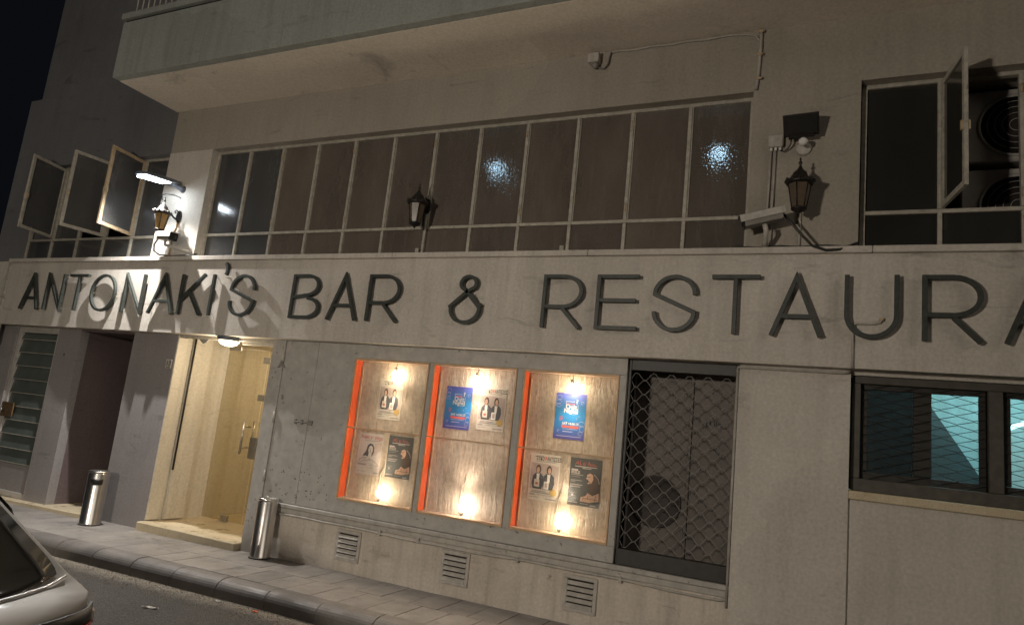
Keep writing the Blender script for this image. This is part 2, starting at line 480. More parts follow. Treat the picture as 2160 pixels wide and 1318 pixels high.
M['marble'] = mat_stone('cream_marble', (0.50, 0.42, 0.28), (0.66, 0.57, 0.41), 0.35, 3)
M['grit'] = mat_stone('grit', (0.22, 0.19, 0.15), (0.42, 0.37, 0.29), 0.8)
M['mortar'] = flat('joint_mortar', (0.10, 0.095, 0.088), 0.9)

def mat_backdrop():
    mt, nt, P, out = new_mat('creased_brown_paper')
    p = position(nt)
    c = ramp(nt, noise(nt, position(nt, (2, 2, 1)), 3, 7, 0.65), 0.3, 0.72, (0.46, 0.38, 0.31, 1), (0.62, 0.53, 0.45, 1))
    w = N(nt, 'ShaderNodeTexVoronoi'); w.inputs['Scale'].default_value = 24; nt.links.new(p, w.inputs['Vector'])
    pat = ramp(nt, w.outputs['Distance'], 0.2, 0.7, (0.88, 0.86, 0.8, 1), (1.05, 1.04, 1.0, 1))
    c = mix(nt, 1.0, c, pat, 'MULTIPLY')
    nt.links.new(c, P.inputs['Base Color'])
    P.inputs['Roughness'].default_value = 0.42
    nr = bump(nt, noise(nt, position(nt, (9, 9, 1.6)), 2.2, 6, 0.7, 1.2), 0.8, 0.03)
    nr = bump(nt, noise(nt, p, 40, 4), 0.25, 0.006, nr)
    nt.links.new(nr, P.inputs['Normal'])
    return mt
M['backdrop'] = mat_backdrop()

# ------------------------------------------------------------------ ground: road, kerb, pavement
def zg(x):                                  # pavement level at the wall, falling gently to the left
    return -0.025 + (0.012 * (x + 4.5) if x < -4.5 else 0.0)
KERB_DROP = 0.15

xs = [-90, -60, -40, -30, -24, -18, -14, -11, -9, -7, -5.5, -4.5, -2, 0, 4, 12, 30, 90]
ys = [-90, -40, -20, -12, -9, -7, -5.5, -4, -3, -2, -1.5, -1.10, 0.4]
V = [(x, y, zg(max(x, -30)) - KERB_DROP - 0.012 * max(0, -1.6 - y) * (1 if y > -5 else 0)) for y in ys for x in xs]
F = [(j * len(xs) + i, j * len(xs) + i + 1, (j + 1) * len(xs) + i + 1, (j + 1) * len(xs) + i) for j in range(len(ys) - 1) for i in range(len(xs) - 1)]
road = MB().add(V, F, True).build('road', M['asphalt']); tag(road, kind='structure')

pav = bpy.data.objects.new('pavement', None); COL.objects.link(pav); tag(pav, kind='structure'); ORIG['pavement'] = Vector()
# bedding under the slabs
V = []; xb = [-16, -12, -8, -4.5, 0, 5]
for x in xb: V += [(x, -1.05, zg(x) - 0.14), (x, 0.3, zg(x) - 0.14), (x, 0.3, zg(x) - 0.010), (x, -1.05, zg(x) - 0.010)]
F = []
for i in range(len(xb) - 1):
    for k in range(4): F.append((i * 4 + k, i * 4 + (k + 1) % 4, i * 4 + 4 + (k + 1) % 4, i * 4 + 4 + k))
F += [(0, 1, 2, 3), (len(V) - 4, len(V) - 3, len(V) - 2, len(V) - 1)]
MB().add(V, F).build('bedding', M['mortar'], pav)
PITCH = 0.29
x = -15.96
row_edges = ((-0.925, -0.478), (-0.474, 0.05))
k = 0
while x < 4.5:
    for r, (ya, yb) in enumerate(row_edges):
        xa = x + (0.0 if r == 0 else 0.145); xb_ = xa + PITCH - 0.007
        dz = random.uniform(-0.0015, 0.0015)
        za, zb_ = zg(xa) + dz, zg(xb_) + dz
        mb = MB().add([(xa, ya, za - 0.03), (xb_, ya, zb_ - 0.03), (xb_, yb, zb_ - 0.03), (xa, yb, za - 0.03), (xa, ya, za), (xb_, ya, zb_), (xb_, yb, zb_), (xa, yb, za)],
                      [(0, 3, 2, 1), (4, 5, 6, 7), (0, 1, 5, 4), (1, 2, 6, 5), (2, 3, 7, 6), (3, 0, 4, 7)])
        mb.build('paving_slab', M['slab'], pav, 0.002)
    x += PITCH
# kerb stones with a rounded nose
prof = [(-0.929, -0.20), (-0.929, 0.0)]
for i in range(8):
    a = math.pi / 2 * i / 7
    prof.append((-1.00 - 0.125 * math.sin(a), -0.095 + 0.095 * math.cos(a)))
prof += [(-1.135, -0.20)]
x = -4.40 - 0.566 * 20
while x < 4.5:
    xa, xb_ = x + 0.004, x + 0.566 - 0.006
    jz = random.uniform(-0.003, 0.003); jy = random.uniform(-0.004, 0.004)
    mb = MB()
    n = len(prof)
    V = [(xa, y + jy, z + zg(xa) + jz) for y, z in prof] + [(xb_, y + jy, z + zg(xb_) + jz) for y, z in prof]
    Fq = [tuple(reversed(range(n))), tuple(range(n, 2 * n))] + [(i, (i + 1) % n, (i + 1) % n + n, i + n) for i in range(n)]
    mb.add(V, Fq[:2], False); b = len(mb.v)
    mb.add(V, Fq[2:], False)
    mb.build('kerb_stone', M['kerb'], pav, 0.004, 2)
    x += 0.566
n = len(prof); V = []
cxp = sum(p[0] for p in prof) / n; czp = sum(p[1] for p in prof) / n
kx = [-15.7, -12, -8, -4.5, 0, 4.4]
for x in kx: V += [(x, y + 0.005 * (1 if y < -0.95 else 0), z + zg(x) - 0.005) for y, z in prof]
Fq = [(i * n + k, i * n + (k + 1) % n, (i + 1) * n + (k + 1) % n, (i + 1) * n + k) for i in range(len(kx) - 1) for k in range(n)]
MB().add(V, Fq + [tuple(range(n)), tuple(range((len(kx) - 1) * n, len(kx) * n))]).build('kerb_mortar', flat('pale_mortar', (0.30, 0.28, 0.25), 0.9), pav)
# grit at the kerb foot and scattered over the gutter
mb = MB()
for i in range(5200):
    px = random.uniform(-9, -1.2); t = random.random() ** 1.8
    py = -1.14 - t * 0.34 + random.gauss(0, 0.006)
    r = random.uniform(0.002, 0.006) * (1.5 if random.random() < 0.04 else 1)
    pz = zg(px) - KERB_DROP + r * 0.3
    a = random.uniform(0, 6.28)
    pts = [(px + r * math.cos(a + q), py + r * math.sin(a + q), pz) for q in (0, 2.1, 4.2)] + [(px, py, pz + r)]
    mb.add(pts, [(0, 1, 3), (1, 2, 3), (2, 0, 3)])
g = mb.build('gutter_grit', M['grit']); tag(g, 'loose pale grit washed along the foot of the kerb', 'grit', kind='stuff')
# scraps of litter on the road
def litter(px, py, w, l, rot, mat, label):
    z = zg(px) - KERB_DROP - 0.012 * max(0, -1.6 - py) + 0.004
    mb = MB(); P = []
    nx, ny = 7, 4
    for j in range(ny):
        for i in range(nx):
            u, v_ = i / (nx - 1) - 0.5, j / (ny - 1) - 0.5
            X = u * l; Y = v_ * w * (1 - 0.7 * abs(u))
            P.append((px + X * math.cos(rot) - Y * math.sin(rot), py + X * math.sin(rot) + Y * math.cos(rot), z + 0.006 * (1 + math.sin(9 * u + 5 * v_))))
    top = [(j * nx + i, j * nx + i + 1, (j + 1) * nx + i + 1, (j + 1) * nx + i) for j in range(ny - 1) for i in range(nx - 1)]
    mb.add(P, top)
    o = mb.build('paper_scrap', mat)
    tag(o, label, 'litter')
litter(-5.03, -1.72, 0.03, 0.14, 0.35, M['white'], 'crumpled white paper scrap lying in the middle of the road')
litter(-4.38, -1.22, 0.035, 0.05, 1.1, M['orange'], 'tiny orange scrap lying in the gutter grit by the kerb')
litter(-4.83, -1.21, 0.02, 0.10, 0.2, M['white'], 'thin pale paper strip lying against the kerb foot')

# ------------------------------------------------------------------ the building
B = thing('restaurant_building', 'pale plaster restaurant building with fascia, strip windows and a balcony', 'building', (-4.5, 0, 0))
FY = -0.16            # fascia face
UY = -0.08            # upper wall face
# lower walls (front face y = 0)
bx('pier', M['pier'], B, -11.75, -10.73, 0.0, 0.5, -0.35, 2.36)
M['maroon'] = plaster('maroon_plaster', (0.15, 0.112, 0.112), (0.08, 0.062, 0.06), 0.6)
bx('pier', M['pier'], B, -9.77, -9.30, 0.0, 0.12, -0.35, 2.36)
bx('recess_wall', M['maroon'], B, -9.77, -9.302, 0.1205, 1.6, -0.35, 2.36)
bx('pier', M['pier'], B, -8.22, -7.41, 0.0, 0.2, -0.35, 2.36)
bx('recess_wall', M['maroon'], B, -8.22, -8.0, 0.2, 1.6, -0.35, 2.36)
bx('recess_back', M['maroon'], B, -9.30, -8.22, 1.45, 1.6, -0.35, 2.36)
bx('recess_ceiling', M['maroon'], B, -9.30, -8.22, 0.002, 1.45, 2.26, 2.36)
# lit entrance
bx('entrance_wall', M['doorwall'], B, -7.62, -7.412, 0.2, 3.2, -0.2, 2.36)
bx('entrance_reveal', M['doorwall'], B, -7.4115, -7.395, 0.004, 0.205, 0.05, 2.31)
bx('entrance_pilaster', M['doorwall'], B, -7.4115, -7.36, 0.235, 0.50, 0.05, 2.31)
bx('entrance_ceiling', M['doorwall'], B, -7.41, -5.66, 0.002, 3.2, 2.30, 2.36)
bx('entrance_back', M['doorwall'], B, -7.41, -5.66, 3.0, 3.2, -0.2, 2.30)
bx('entrance_floor', M['marble'], B, -7.41, -5.66, 0.06, 3.0, -0.2, 0.035)
bx('entrance_inner_wall', M['doorwall'], B, -5.84, -5.66, 0.03, 3.0, 0.035, 2.30)
bx('door_post', M['board'], B, -5.84, -5.652, -0.01, 0.03, -0.3, 2.36, bevel=0.004)
st = bx('doorstep', M['marble'], B, -7.415, -5.845, -0.10, 0.06, -0.10, 0.04, bevel=0.008)
st['label'] = 'worn cream marble doorstep in front of the lit entrance'
# marble step along the left doors
stp = MB()
x0, x1 = -11.0, -8.225
stp.add([(x0, -0.11, zg(x0) - 0.1), (x1, -0.11, zg(x1) - 0.1), (x1, 1.45, zg(x1) - 0.1), (x0, 1.45, zg(x0) - 0.1),
         (x0, -0.11, zg(x0) + 0.035), (x1, -0.11, zg(x1) + 0.055), (x1, 1.45, zg(x1) + 0.055), (x0, 1.45, zg(x0) + 0.035)],
        [(0, 3, 2, 1), (4, 5, 6, 7), (0, 1, 5, 4), (1, 2, 6, 5), (2, 3, 7, 6), (3, 0, 4, 7)])
stp.build('threshold', M['marble'], B, 0.008)
# corridor door inside the dark recess
bx('recess_door', M['darkframe'], B, -9.15, -8.37, 1.40, 1.449, -0.05, 2.1, bevel=0.01)
# dado wall below the display
bx('dado', M['dado'], B, -5.652, -0.72, 0.0, 0.35, -0.35, 0.43)
bx('sill_band', M['boardsill'], B, -5.652, -0.725, -0.012, 0.35, 0.4305, 0.485, bevel=0.006)
bx('sill_band', M['boardsill'], B, -5.652, -0.725, -0.030, 0.35, 0.4855, 0.53, bevel=0.008)
# wall behind the shutter / above display, closing the facade
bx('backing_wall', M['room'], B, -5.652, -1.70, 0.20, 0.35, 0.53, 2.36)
# right pillar and right wall
bx('pier', M['wall'], B, -0.727, 0.10, -0.03, 0.4, -0.35, 2.30)
bx('wall', M['wall'], B, 0.10, 6.5, 0.0, 0.4, -0.35, 1.31)
bx('wall', M['wall'], B, 2.45, 6.5, 0.0, 0.4, 1.31, 2.36)
bx('sill', M['marble'], B, 0.101, 2.6, -0.035, 0.4, 1.3105, 1.375, bevel=0.006)
bx('lintel', M['wall'], B, 0.101, 2.45, 0.02, 0.4, 2.255, 2.36)
# fascia + its ledge
fb = bx('fascia', M['fascia'], B, -10.94, 6.5, FY, 0.38, 2.362, 3.185)
fl = bx('fascia_lip', M['fascia'], B, -10.94, 6.5, FY + 0.0, 0.02, 2.285, 2.3615)
lx = -10.96
for w in (2.28, 2.02, 2.43, 2.15, 2.31, 2.2, 2.3, 2.4):
    bx('ledge_stone', M['fascia'], B, lx, min(lx + w - 0.004, 6.5), FY - 0.04, 0.3, 3.1855, 3.24, bevel=0.005)
    lx += w
# upper wall pieces (front face y = UY)
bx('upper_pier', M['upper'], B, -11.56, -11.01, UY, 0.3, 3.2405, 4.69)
bx('upper_pier', M['wall'], B, -8.11, -7.32, UY, 0.3, 3.2405, 4.69)
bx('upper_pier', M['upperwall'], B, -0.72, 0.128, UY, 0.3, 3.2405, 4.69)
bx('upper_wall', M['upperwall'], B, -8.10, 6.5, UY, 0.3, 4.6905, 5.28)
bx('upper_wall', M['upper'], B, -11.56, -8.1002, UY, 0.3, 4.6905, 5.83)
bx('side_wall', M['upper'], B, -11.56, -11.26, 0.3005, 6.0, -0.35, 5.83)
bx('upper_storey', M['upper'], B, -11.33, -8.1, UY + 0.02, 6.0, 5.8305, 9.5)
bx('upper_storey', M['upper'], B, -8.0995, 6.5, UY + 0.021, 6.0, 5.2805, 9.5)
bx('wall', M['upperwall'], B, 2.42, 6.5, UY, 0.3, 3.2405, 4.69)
bx('wall_end', M['wall'], B, -11.75, -10.945, -0.06, 0.38, 2.3605, 3.24)
# rooms behind the upper windows
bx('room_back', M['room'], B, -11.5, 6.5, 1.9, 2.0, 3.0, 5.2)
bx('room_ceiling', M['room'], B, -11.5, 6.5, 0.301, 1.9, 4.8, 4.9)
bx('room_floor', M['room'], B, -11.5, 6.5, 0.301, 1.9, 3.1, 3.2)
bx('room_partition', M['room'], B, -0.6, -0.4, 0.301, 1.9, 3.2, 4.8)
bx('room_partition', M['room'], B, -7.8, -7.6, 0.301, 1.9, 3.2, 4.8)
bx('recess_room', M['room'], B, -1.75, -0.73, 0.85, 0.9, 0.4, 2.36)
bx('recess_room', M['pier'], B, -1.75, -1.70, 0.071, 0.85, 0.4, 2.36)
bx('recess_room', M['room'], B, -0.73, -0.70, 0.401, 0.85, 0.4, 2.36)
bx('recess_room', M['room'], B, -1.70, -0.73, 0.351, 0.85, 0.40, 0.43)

# balcony
BZ, BYF = 5.28, -1.03
bal = MB().box(-8.13, 9.0, BYF + 0.10, UY - 0.0005, BZ, BZ + 0.14).build('balcony_slab', M['soffit'], B)
bx('balcony_parapet', M['parapet'], B, -8.14, 9.0, BYF, BYF + 0.0995, BZ + 0.004, 6.02, bevel=0.006)
bx('balcony_side', M['parapet'], B, -8.14, -8.03, BYF + 0.1, UY - 0.001, BZ + 0.1405, 6.02)
cop = bx('balcony_coping', M['parapet'], B, -8.16, 9.0, BYF - 0.03, BYF + 0.13, 6.05, 6.13, bevel=0.008)
bx('balcony_gap', M['room'], B, -8.12, 9.0, BYF + 0.02, BYF + 0.08, 6.0205, 6.0495)
rail = MB().tube([(-8.08, BYF + 0.05, 6.95), (8.9, BYF + 0.05, 6.95)], 0.022).build('handrail', M['iron'], B)
for i in range(100):
    xx = -8.02 + i * 0.105
    if xx > 2.5: break
    MB().tube([(xx, BYF + 0.05, 6.1305), (xx, BYF + 0.05, 6.95)], 0.009, 6).build('baluster', M['trim'], rail)

# ------------------------------------------------------------------ window builder
def strip_window(name, x0, pitch, nb, skip=(), pane_mat=None, pane_list=None, label=None):
    YF = 0.04
    zs, zt, zh = 3.262, 3.573, 4.678
    fr = MB()
    xe = x0 + pitch * nb
    fr.box(x0 - 0.02, xe + 0.02, YF - 0.02, YF + 0.03, zh - 0.022, zh + 0.012)
    fr.box(x0 - 0.02, xe + 0.02, YF - 0.02, YF + 0.03, zs - 0.02, zs + 0.018)
    for i in range(nb + 1):
        w = 0.016 if 0 < i < nb else 0.020
        fr.box(x0 + pitch * i - w, x0 + pitch * i + w, YF - 0.026, YF + 0.026, zs + 0.019, zt - 0.017)
        fr.box(x0 + pitch * i - w, x0 + pitch * i + w, YF - 0.026, YF + 0.026, zt + 0.017, zh - 0.023)
        if 0 < i < nb:   # meeting line of the casement
            fr.box(x0 + pitch * i + w + 0.003, x0 + pitch * i + w + 0.013, YF - 0.018, YF + 0.02, zt + 0.017, zh - 0.023)
    fr.box(x0 - 0.02, xe + 0.02, YF - 0.022, YF + 0.024, zt - 0.016, zt + 0.016)
    f = fr.build(name, M['trim'], B, 0.0025)
    if label: f['label'] = label
    for i in range(nb):
        xa, xb2 = x0 + pitch * i + 0.017, x0 + pitch * (i + 1) - 0.017
        pm = pane_mat if not pane_list else pane_list[i]
        bx('pane', pm, f, xa, xb2, YF, YF + 0.004, zs + 0.019, zt - 0.017)
        if i not in skip:
            bx('pane', pm, f, xa, xb2, YF + 0.0005, YF + 0.0045, zt + 0.017, zh - 0.023)
            # small hinge leaves on the mullion
            if i % 2 == 0 and i > 0:
                for zz in (zt + 0.13, zh - 0.14):
                    MB().tube([(xa - 0.018, YF - 0.032, zz - 0.035), (xa - 0.018, YF - 0.032, zz + 0.035)], 0.008, 6).build('hinge', M['trimrust'], f)
    return f
lw = strip_window('strip_window', -7.303, 0.5477, 12, pane_mat=M['pane'], pane_list=[M['paneblue'], M['paneblue']] + [M['pane']] * 10,
                  label='long strip window of twelve hammered glass bays')
bx('lock_catch', M['trim'], lw, -4.085, -4.045, -0.01, 0.012, 3.29, 3.34)
bx('lock_catch', M['trim'], lw, -2.44, -2.40, -0.01, 0.012, 3.29, 3.34)
strip_window('casement_window', -11.005, 0.576, 5, skip=(0, 2, 3), pane_mat=M['paneblue'], label='shorter strip window with three casements swung open')
strip_window('casement_window', 0.158, 0.538, 4, skip=(1,), pane_mat=M['panedark'], label='dark window with one casement swung open')

def casement(hx, fx, fy, mat, pm, label, w=0.022):
    """sash hinged at (hx, 0.02) standing open towards (fx, fy)"""
    h = Vector((hx, 0.015, 0)); e = Vector((fx, fy, 0))
    ax = (e - h).normalized(); L = (e - h).length
    ay = Vector((0, 0, 1)).cross(ax)
    z0, z1 = 3.592, 4.655
    fr = MB()
    def part(u0, u1, za, zb2, t=0.014):
        c = h + ax * (u0 + u1) / 2; c.z = (za + zb2) / 2
        fr.obox(c, ax, (u1 - u0) / 2, ay, t, (zb2 - za) / 2)
    part(0, 2 * w, z0, z1); part(L - 2 * w, L, z0, z1)
    part(2 * w, L - 2 * w, z0, z0 + 2 * w, 0.0135); part(2 * w, L - 2 * w, z1 - 2 * w, z1, 0.0135)
    f = fr.build('casement', mat, B, 0.002)
    f['label'] = label
    pn = MB(); c = h + ax * L / 2; c.z = (z0 + z1) / 2
    pn.obox(c, ax, L / 2 - 2 * w, ay, 0.002, (z1 - z0) / 2 - 2 * w)
    pn.build('pane', pm, f)
    hn = MB(); c = h + ax * (L - w); 
    hn.obox((c.x, c.y, 4.05), ax, 0.012, ay, 0.03, 0.035)
    hn.build('catch', M['trimrust'], f)
    return f
casement(-8.70, -8.60, -0.545, M['trimrust'], M['paneblue'], 'open casement nearest the street lamp, rusty frame lit warm')
casement(-9.30, -9.385, -0.545, M['trim'], M['paneblue'], 'middle one of the three open casements')
casement(-10.43, -10.26, -0.56, M['trim'], M['paneblue'], 'open casement farthest left')
casement(0.715, 0.80, -0.49, M['trim'], M['panedark'], 'single open casement at the right, seen nearly edge-on')

# added glowing globes behind the hammered glass, standing in for reflected lamps
for (lx_, lz_, lb) in ((-3.49, 4.43, 'added cold globe for a reflected glint in the middle of the strip window'), (-1.09, 4.42, 'added cold globe for a reflected glint in the rightmost strip window pane')):
    t = thing('glint_globe', lb, 'lamp', (lx_, 0.5, lz_), 'added globes for glints in the strip window')
    MB().lathe((lx_, 0.5, lz_ - 0.04), [(0.005, -0.05), (0.05, -0.03), (0.065, 0.0), (0.06, 0.03), (0.04, 0.045)], 16).build('globe', emit('cold_glint', (0.50, 0.78, 1.0), 22), t)
    MB().lathe((lx_, 0.5, lz_), [(0.03, 0.006), (0.03, 0.03), (0.012, 0.035), (0.012, 0.37)], 12).build('stem', M['greyplastic'], t)

# ------------------------------------------------------------------ slat (louvre) door at far left
slat = thing('louvre_door', 'dark green louvred glass door with brass lock plate at far left', 'door', (-10.25, 0.05, zg(-10.25)))
zb = zg(-10.25) + 0.05
fr = MB()
fr.box(-10.73, -10.66, 0.03, 0.08, zb, 2.30); fr.box(-9.84, -9.772, 0.03, 0.08, zb, 2.30)
fr.box(-10.66, -9.84, 0.03, 0.08, 2.20, 2.30); fr.box(-10.66, -9.84, 0.03, 0.08, zb, zb + 0.07)
fr.build('frame', M['board'], slat, 0.004)
bx('kick_panel', M['pier'], slat, -10.659, -9.841, 0.045, 0.07, zb + 0.071, 0.38)
LG = paint('green_louvre_glass', (0.105, 0.122, 0.112), 0.25, 0.2, scale=5, bumpy=0.02)
z = 0.40
while z < 2.18:
    z2 = min(z + 0.185, 2.195)
    s_ = MB().prism_yz([(0.040, z), (0.046, z), (0.078, z2), (0.072, z2)], -10.658, -9.842).build('louvre', LG, slat)
    MB().box(-10.658, -9.842, 0.034, 0.05, z - 0.010, z - 0.001).build('louvre_clip', M['trim'], slat)
    z += 0.19
bx('lock_plate', paint('brass_plate', (0.26, 0.17, 0.09), 0.4, 0.3, metallic=0.6, scale=20), slat, -10.72, -10.45, 0.010, 0.029, 1.0, 1.20, bevel=0.004)
MB().lathe((-10.64, 0.008, 1.09), [(0.012, 0), (0.012, 0.03), (0.026, 0.035), (0.028, 0.05), (0.018, 0.062)], 16, (0, -1, 0)).build('knob', M['brushed'], slat)

# house number plates
for (px, pz, txt, lb) in ((-7.49, 1.915, '17', 'small white house number 17 plate beside the lit entrance'), (-9.55, 1.93, '', 'small faded plate on the pier beside the louvre door')):
    t = thing('number_plate', lb, 'plate', (px, -0.001, pz))
    bx('plate', M['paleplastic'] if txt else M['pier'], t, px - 0.05, px + 0.05, -0.008, -0.001, pz - 0.055, pz + 0.055, bevel=0.002)
    if txt:
        text_mesh(txt, 0.085, px, -0.0088, pz - 0.025, M['black'], 'number', t, bold=0.001)
        bx('print_line', M['black'], t, px - 0.03, px + 0.03, -0.0086, -0.0081, pz - 0.046, pz - 0.040)
    else:
        bx('print_line', M['black'], t, px - 0.012, px + 0.012, -0.0086, -0.0081, pz - 0.018, pz + 0.014)

# ------------------------------------------------------------------ glass entrance door
gd = thing('glass_door', 'frameless tinted glass door with steel handles inside the lit entrance', 'door', (-7.0, 0.79, 0.04))
bx('leaf', M['doorglass'], gd, -7.352, -6.66, 0.78, 0.79, 0.055, 2.225)
bx('sidelight', M['doorglass'], gd, -6.645, -5.845, 0.781, 0.791, 0.05, 2.28)
bx('overpanel', M['doorglass'], gd, -7.352, -6.66, 0.7815, 0.7915, 2.235, 2.29)
for fc in ((-7.35, -7.14, 0.770, 0.80, 2.205, 2.26), (-6.72, -6.60, 0.768, 0.802, 2.06, 2.14), (-6.72, -6.60, 0.768, 0.802, 1.58, 1.66), (-7.02, -6.90, 0.768, 0.802, 0.045, 0.12)):
    bx('patch_fitting', M['brushed'], gd, *fc, bevel=0.003)
bx('lock_case', M['brushed'], gd, -6.73, -6.61, 0.766, 0.804, 0.85, 1.12, bevel=0.004)
for yy, s_ in ((0.70, 1), (0.87, -1)):
    hb = MB().tube([(-6.80, yy, 0.90), (-6.80, yy, 1.32)], 0.014, 12)
    for zz in (0.98, 1.24): hb.tube([(-6.80, yy, zz), (-6.80, 0.785, zz)], 0.009, 8)
    hb.build('handle', M['brushed'], gd)
cl = thing('assumed_corridor_lamp', 'assumed warm ceiling lamp lighting the corridor behind the glass door', 'lamp', (-6.3, 1.9, 2.2985))  # unseen lamp, assumed from the lit corridor and added to light it
MB().lathe((-6.3, 1.9, 2.2985), [(0.11, 0.0), (0.11, -0.02), (0.09, -0.05), (0.04, -0.065), (0.004, -0.068)], 24).build('shade', emit('assumed_corridor_glow', (1.0, 0.78, 0.48), 4.0), cl)
cp = bpy.data.lights.new('assumed_corridor_light', 'POINT'); cp.energy = 20; cp.color = (1.0, 0.82, 0.58); cp.shadow_soft_size = 0.08
cpo = bpy.data.objects.new('assumed_corridor_light', cp); COL.objects.link(cpo); cpo.parent = cl; cpo.location = (0, 0, -0.16)
# timber header over the entrance, torn canvas remnant
hd = thing('entrance_header', 'chipped cream header strip hanging over the lit entrance', 'header', (-6.6, 0.0, 2.25))
bx('strip', M['trim'], hd, -7.38, -5.86, 0.006, 0.05, 2.245, 2.2985, bevel=0.004)
bx('cover_strip', M['doorwall'], hd, -6.35, -5.86, 0.02, 0.045, 2.205, 2.2445, bevel=0.003)
MB().prism_xz([(-7.06, 2.2445), (-6.9, 2.2445), (-6.93, 2.21), (-6.98, 2.19), (-7.02, 2.215)], 0.012, 0.03).build('torn_piece', M['greyplastic'], hd)
MB().tube([(-7.355, 0.225, 2.30), (-7.352, 0.222, 1.5), (-7.354, 0.222, 0.64)], 0.012, 8).build('rod', M['iron'], thing('roller_rod', 'thin dark rod standing against the entrance side wall', 'rod', (-7.35, 0.22, 0.6)))

# bulkhead lamp
bl = thing('bulkhead_lamp', 'lit round bulkhead lamp with dark rim under the sign fascia', 'lamp', (-6.53, -0.02, 2.28))
MB().lathe((-6.53, -0.015, 2.2985), [(0.135, 0.0), (0.14, -0.02), (0.135, -0.055), (0.12, -0.062)], 28).build('rim', M['lampgrey'], bl)
MB().lathe((-6.53, -0.015, 2.2985), [(0.119, -0.05), (0.115, -0.075), (0.085, -0.105), (0.04, -0.12), (0.005, -0.123)], 28).build('diffuser', emit('bulkhead_glow', (1.0, 0.80, 0.52), 9.0), bl)
pl = bpy.data.lights.new('bulkhead_light', 'POINT'); pl.energy = 22; pl.color = (1.0, 0.82, 0.58); pl.shadow_soft_size = 0.08
po = bpy.data.objects.new('bulkhead_light', pl); COL.objects.link(po); po.parent = bl; po.location = Vector((-6.53, 0.03, 2.09)) - ORIG[bl.name]

# ------------------------------------------------------------------ grey double shutter
sh = thing('shutter', 'closed grey two-leaf board shutter with bolt and hinges', 'shutter', (-5.17, 0.0, 0.53))
for xa, xb2 in ((-5.648, -5.182), (-5.178, -4.684)):
    bx('leaf', M['board'], sh, xa, xb2, 0.0, 0.05, 0.535, 2.30, bevel=0.003)
for zz in (2.10, 1.42, 0.78):
    MB().tube([(-5.652, -0.016, zz - 0.06), (-5.652, -0.016, zz + 0.06)], 0.014, 8).build('hinge', M['boardsill'], sh)
bo = MB().tube([(-5.36, -0.014, 1.40), (-5.10, -0.014, 1.40)], 0.010, 8)
for xx in (-5.34, -5.25, -5.15, -5.12): bo.box(xx - 0.012, xx + 0.012, -0.022, -0.0005, 1.375, 1.425)
bo.build('bolt', M['greyplastic'], sh)
mb = MB()
for i in range(34):
    xx = random.uniform(-5.6, -4.75); zz = random.choice((0.62, 0.68, 0.80, 0.86)) + random.uniform(-0.02, 0.02)
    mb.lathe((xx, 0.0005, zz), [(0.008, 0.0), (0.005, 0.0015)], 6, (0, -1, 0))
nh = mb.build('nail_heads', M['iron'], sh); nh['kind'] = 'stuff'
rg = MB().prism_xz([(-5.665, 2.06), (-5.645, 2.02), (-5.60, 1.97), (-5.655, 1.99), (-5.70, 1.97)], -0.03, -0.02).build('torn_rag', M['greyplastic'], sh)

# ------------------------------------------------------------------ display case
dc = thing('display_case', 'three-bay glazed poster case with orange sides and warm lamps', 'display case', (-3.2, 0.0, 0.53))
DY = 0.118
bays = ((-4.655, -3.725), (-3.675, -2.745), (-2.675, -1.745))
fr = MB()
fr.box(-4.68, -1.68, -0.012, 0.15, 2.135, 2.298)
fr.box(-4.68, -1.68, -0.012, 0.15, 0.535, 0.668)
for xa, xb2 in ((-4.68, -4.658), (-3.722, -3.678), (-2.742, -2.678), (-1.742, -1.68)):
    fr.box(xa, xb2, -0.010, 0.15, 0.6685, 2.1345)
fr.build('case_frame', M['board'], dc, 0.003)
for i, (xa, xb2) in enumerate(bays):
    bx('back_panel', M['backdrop'], dc, xa, xb2, DY, 0.149, 0.669, 2.134)
    bx('side_panel', M['orange'], dc, xa - 0.002, xa + 0.006, 0.012, DY - 0.001, 0.69, 2.115)
    bx('side_panel', M['casewood'], dc, xb2 - 0.006, xb2 + 0.002, 0.012, DY - 0.001, 0.69, 2.115)
    bx('case_floor', M['casewood'], dc, xa, xb2, 0.012, DY - 0.001, 0.669, 0.688)
    bx('case_top', M['casewood'], dc, xa, xb2, 0.012, DY - 0.001, 2.1155, 2.1345)
    bd = MB()
    bd.box(xa, xb2, -0.016, 0.0025, 0.669, 0.690); bd.box(xa, xb2, -0.016, 0.0025, 2.113, 2.134)
    bd.box(xa, xa + 0.014, -0.015, 0.0025, 0.6905, 2.1125); bd.box(xb2 - 0.014, xb2, -0.015, 0.0025, 0.6905, 2.1125)
    bd.build('glazing_bead', M['oak'], dc, 0.002)
    bx('glass_joint', M['oak'], dc, xa + 0.0145, xb2 - 0.0145, -0.008, 0.010, 1.400, 1.412)
    bx('glass_pane', M['glass'], dc, xa + 0.0145, xb2 - 0.0145, 0.003, 0.007, 0.691, 1.399)
    bx('glass_pane', M['glass'], dc, xa + 0.0145, xb2 - 0.0145, 0.003, 0.007, 1.413, 2.112)
    # curled paper edge standing off the back panel
    MB().prism_yz([(DY - 0.0005, 0.70), (DY - 0.012, 0.70), (DY - 0.010, 1.3), (DY - 0.014, 2.06), (DY - 0.0005, 2.06)], xa + 0.03, xa + 0.036).build('paper_edge', M['oak'], dc)

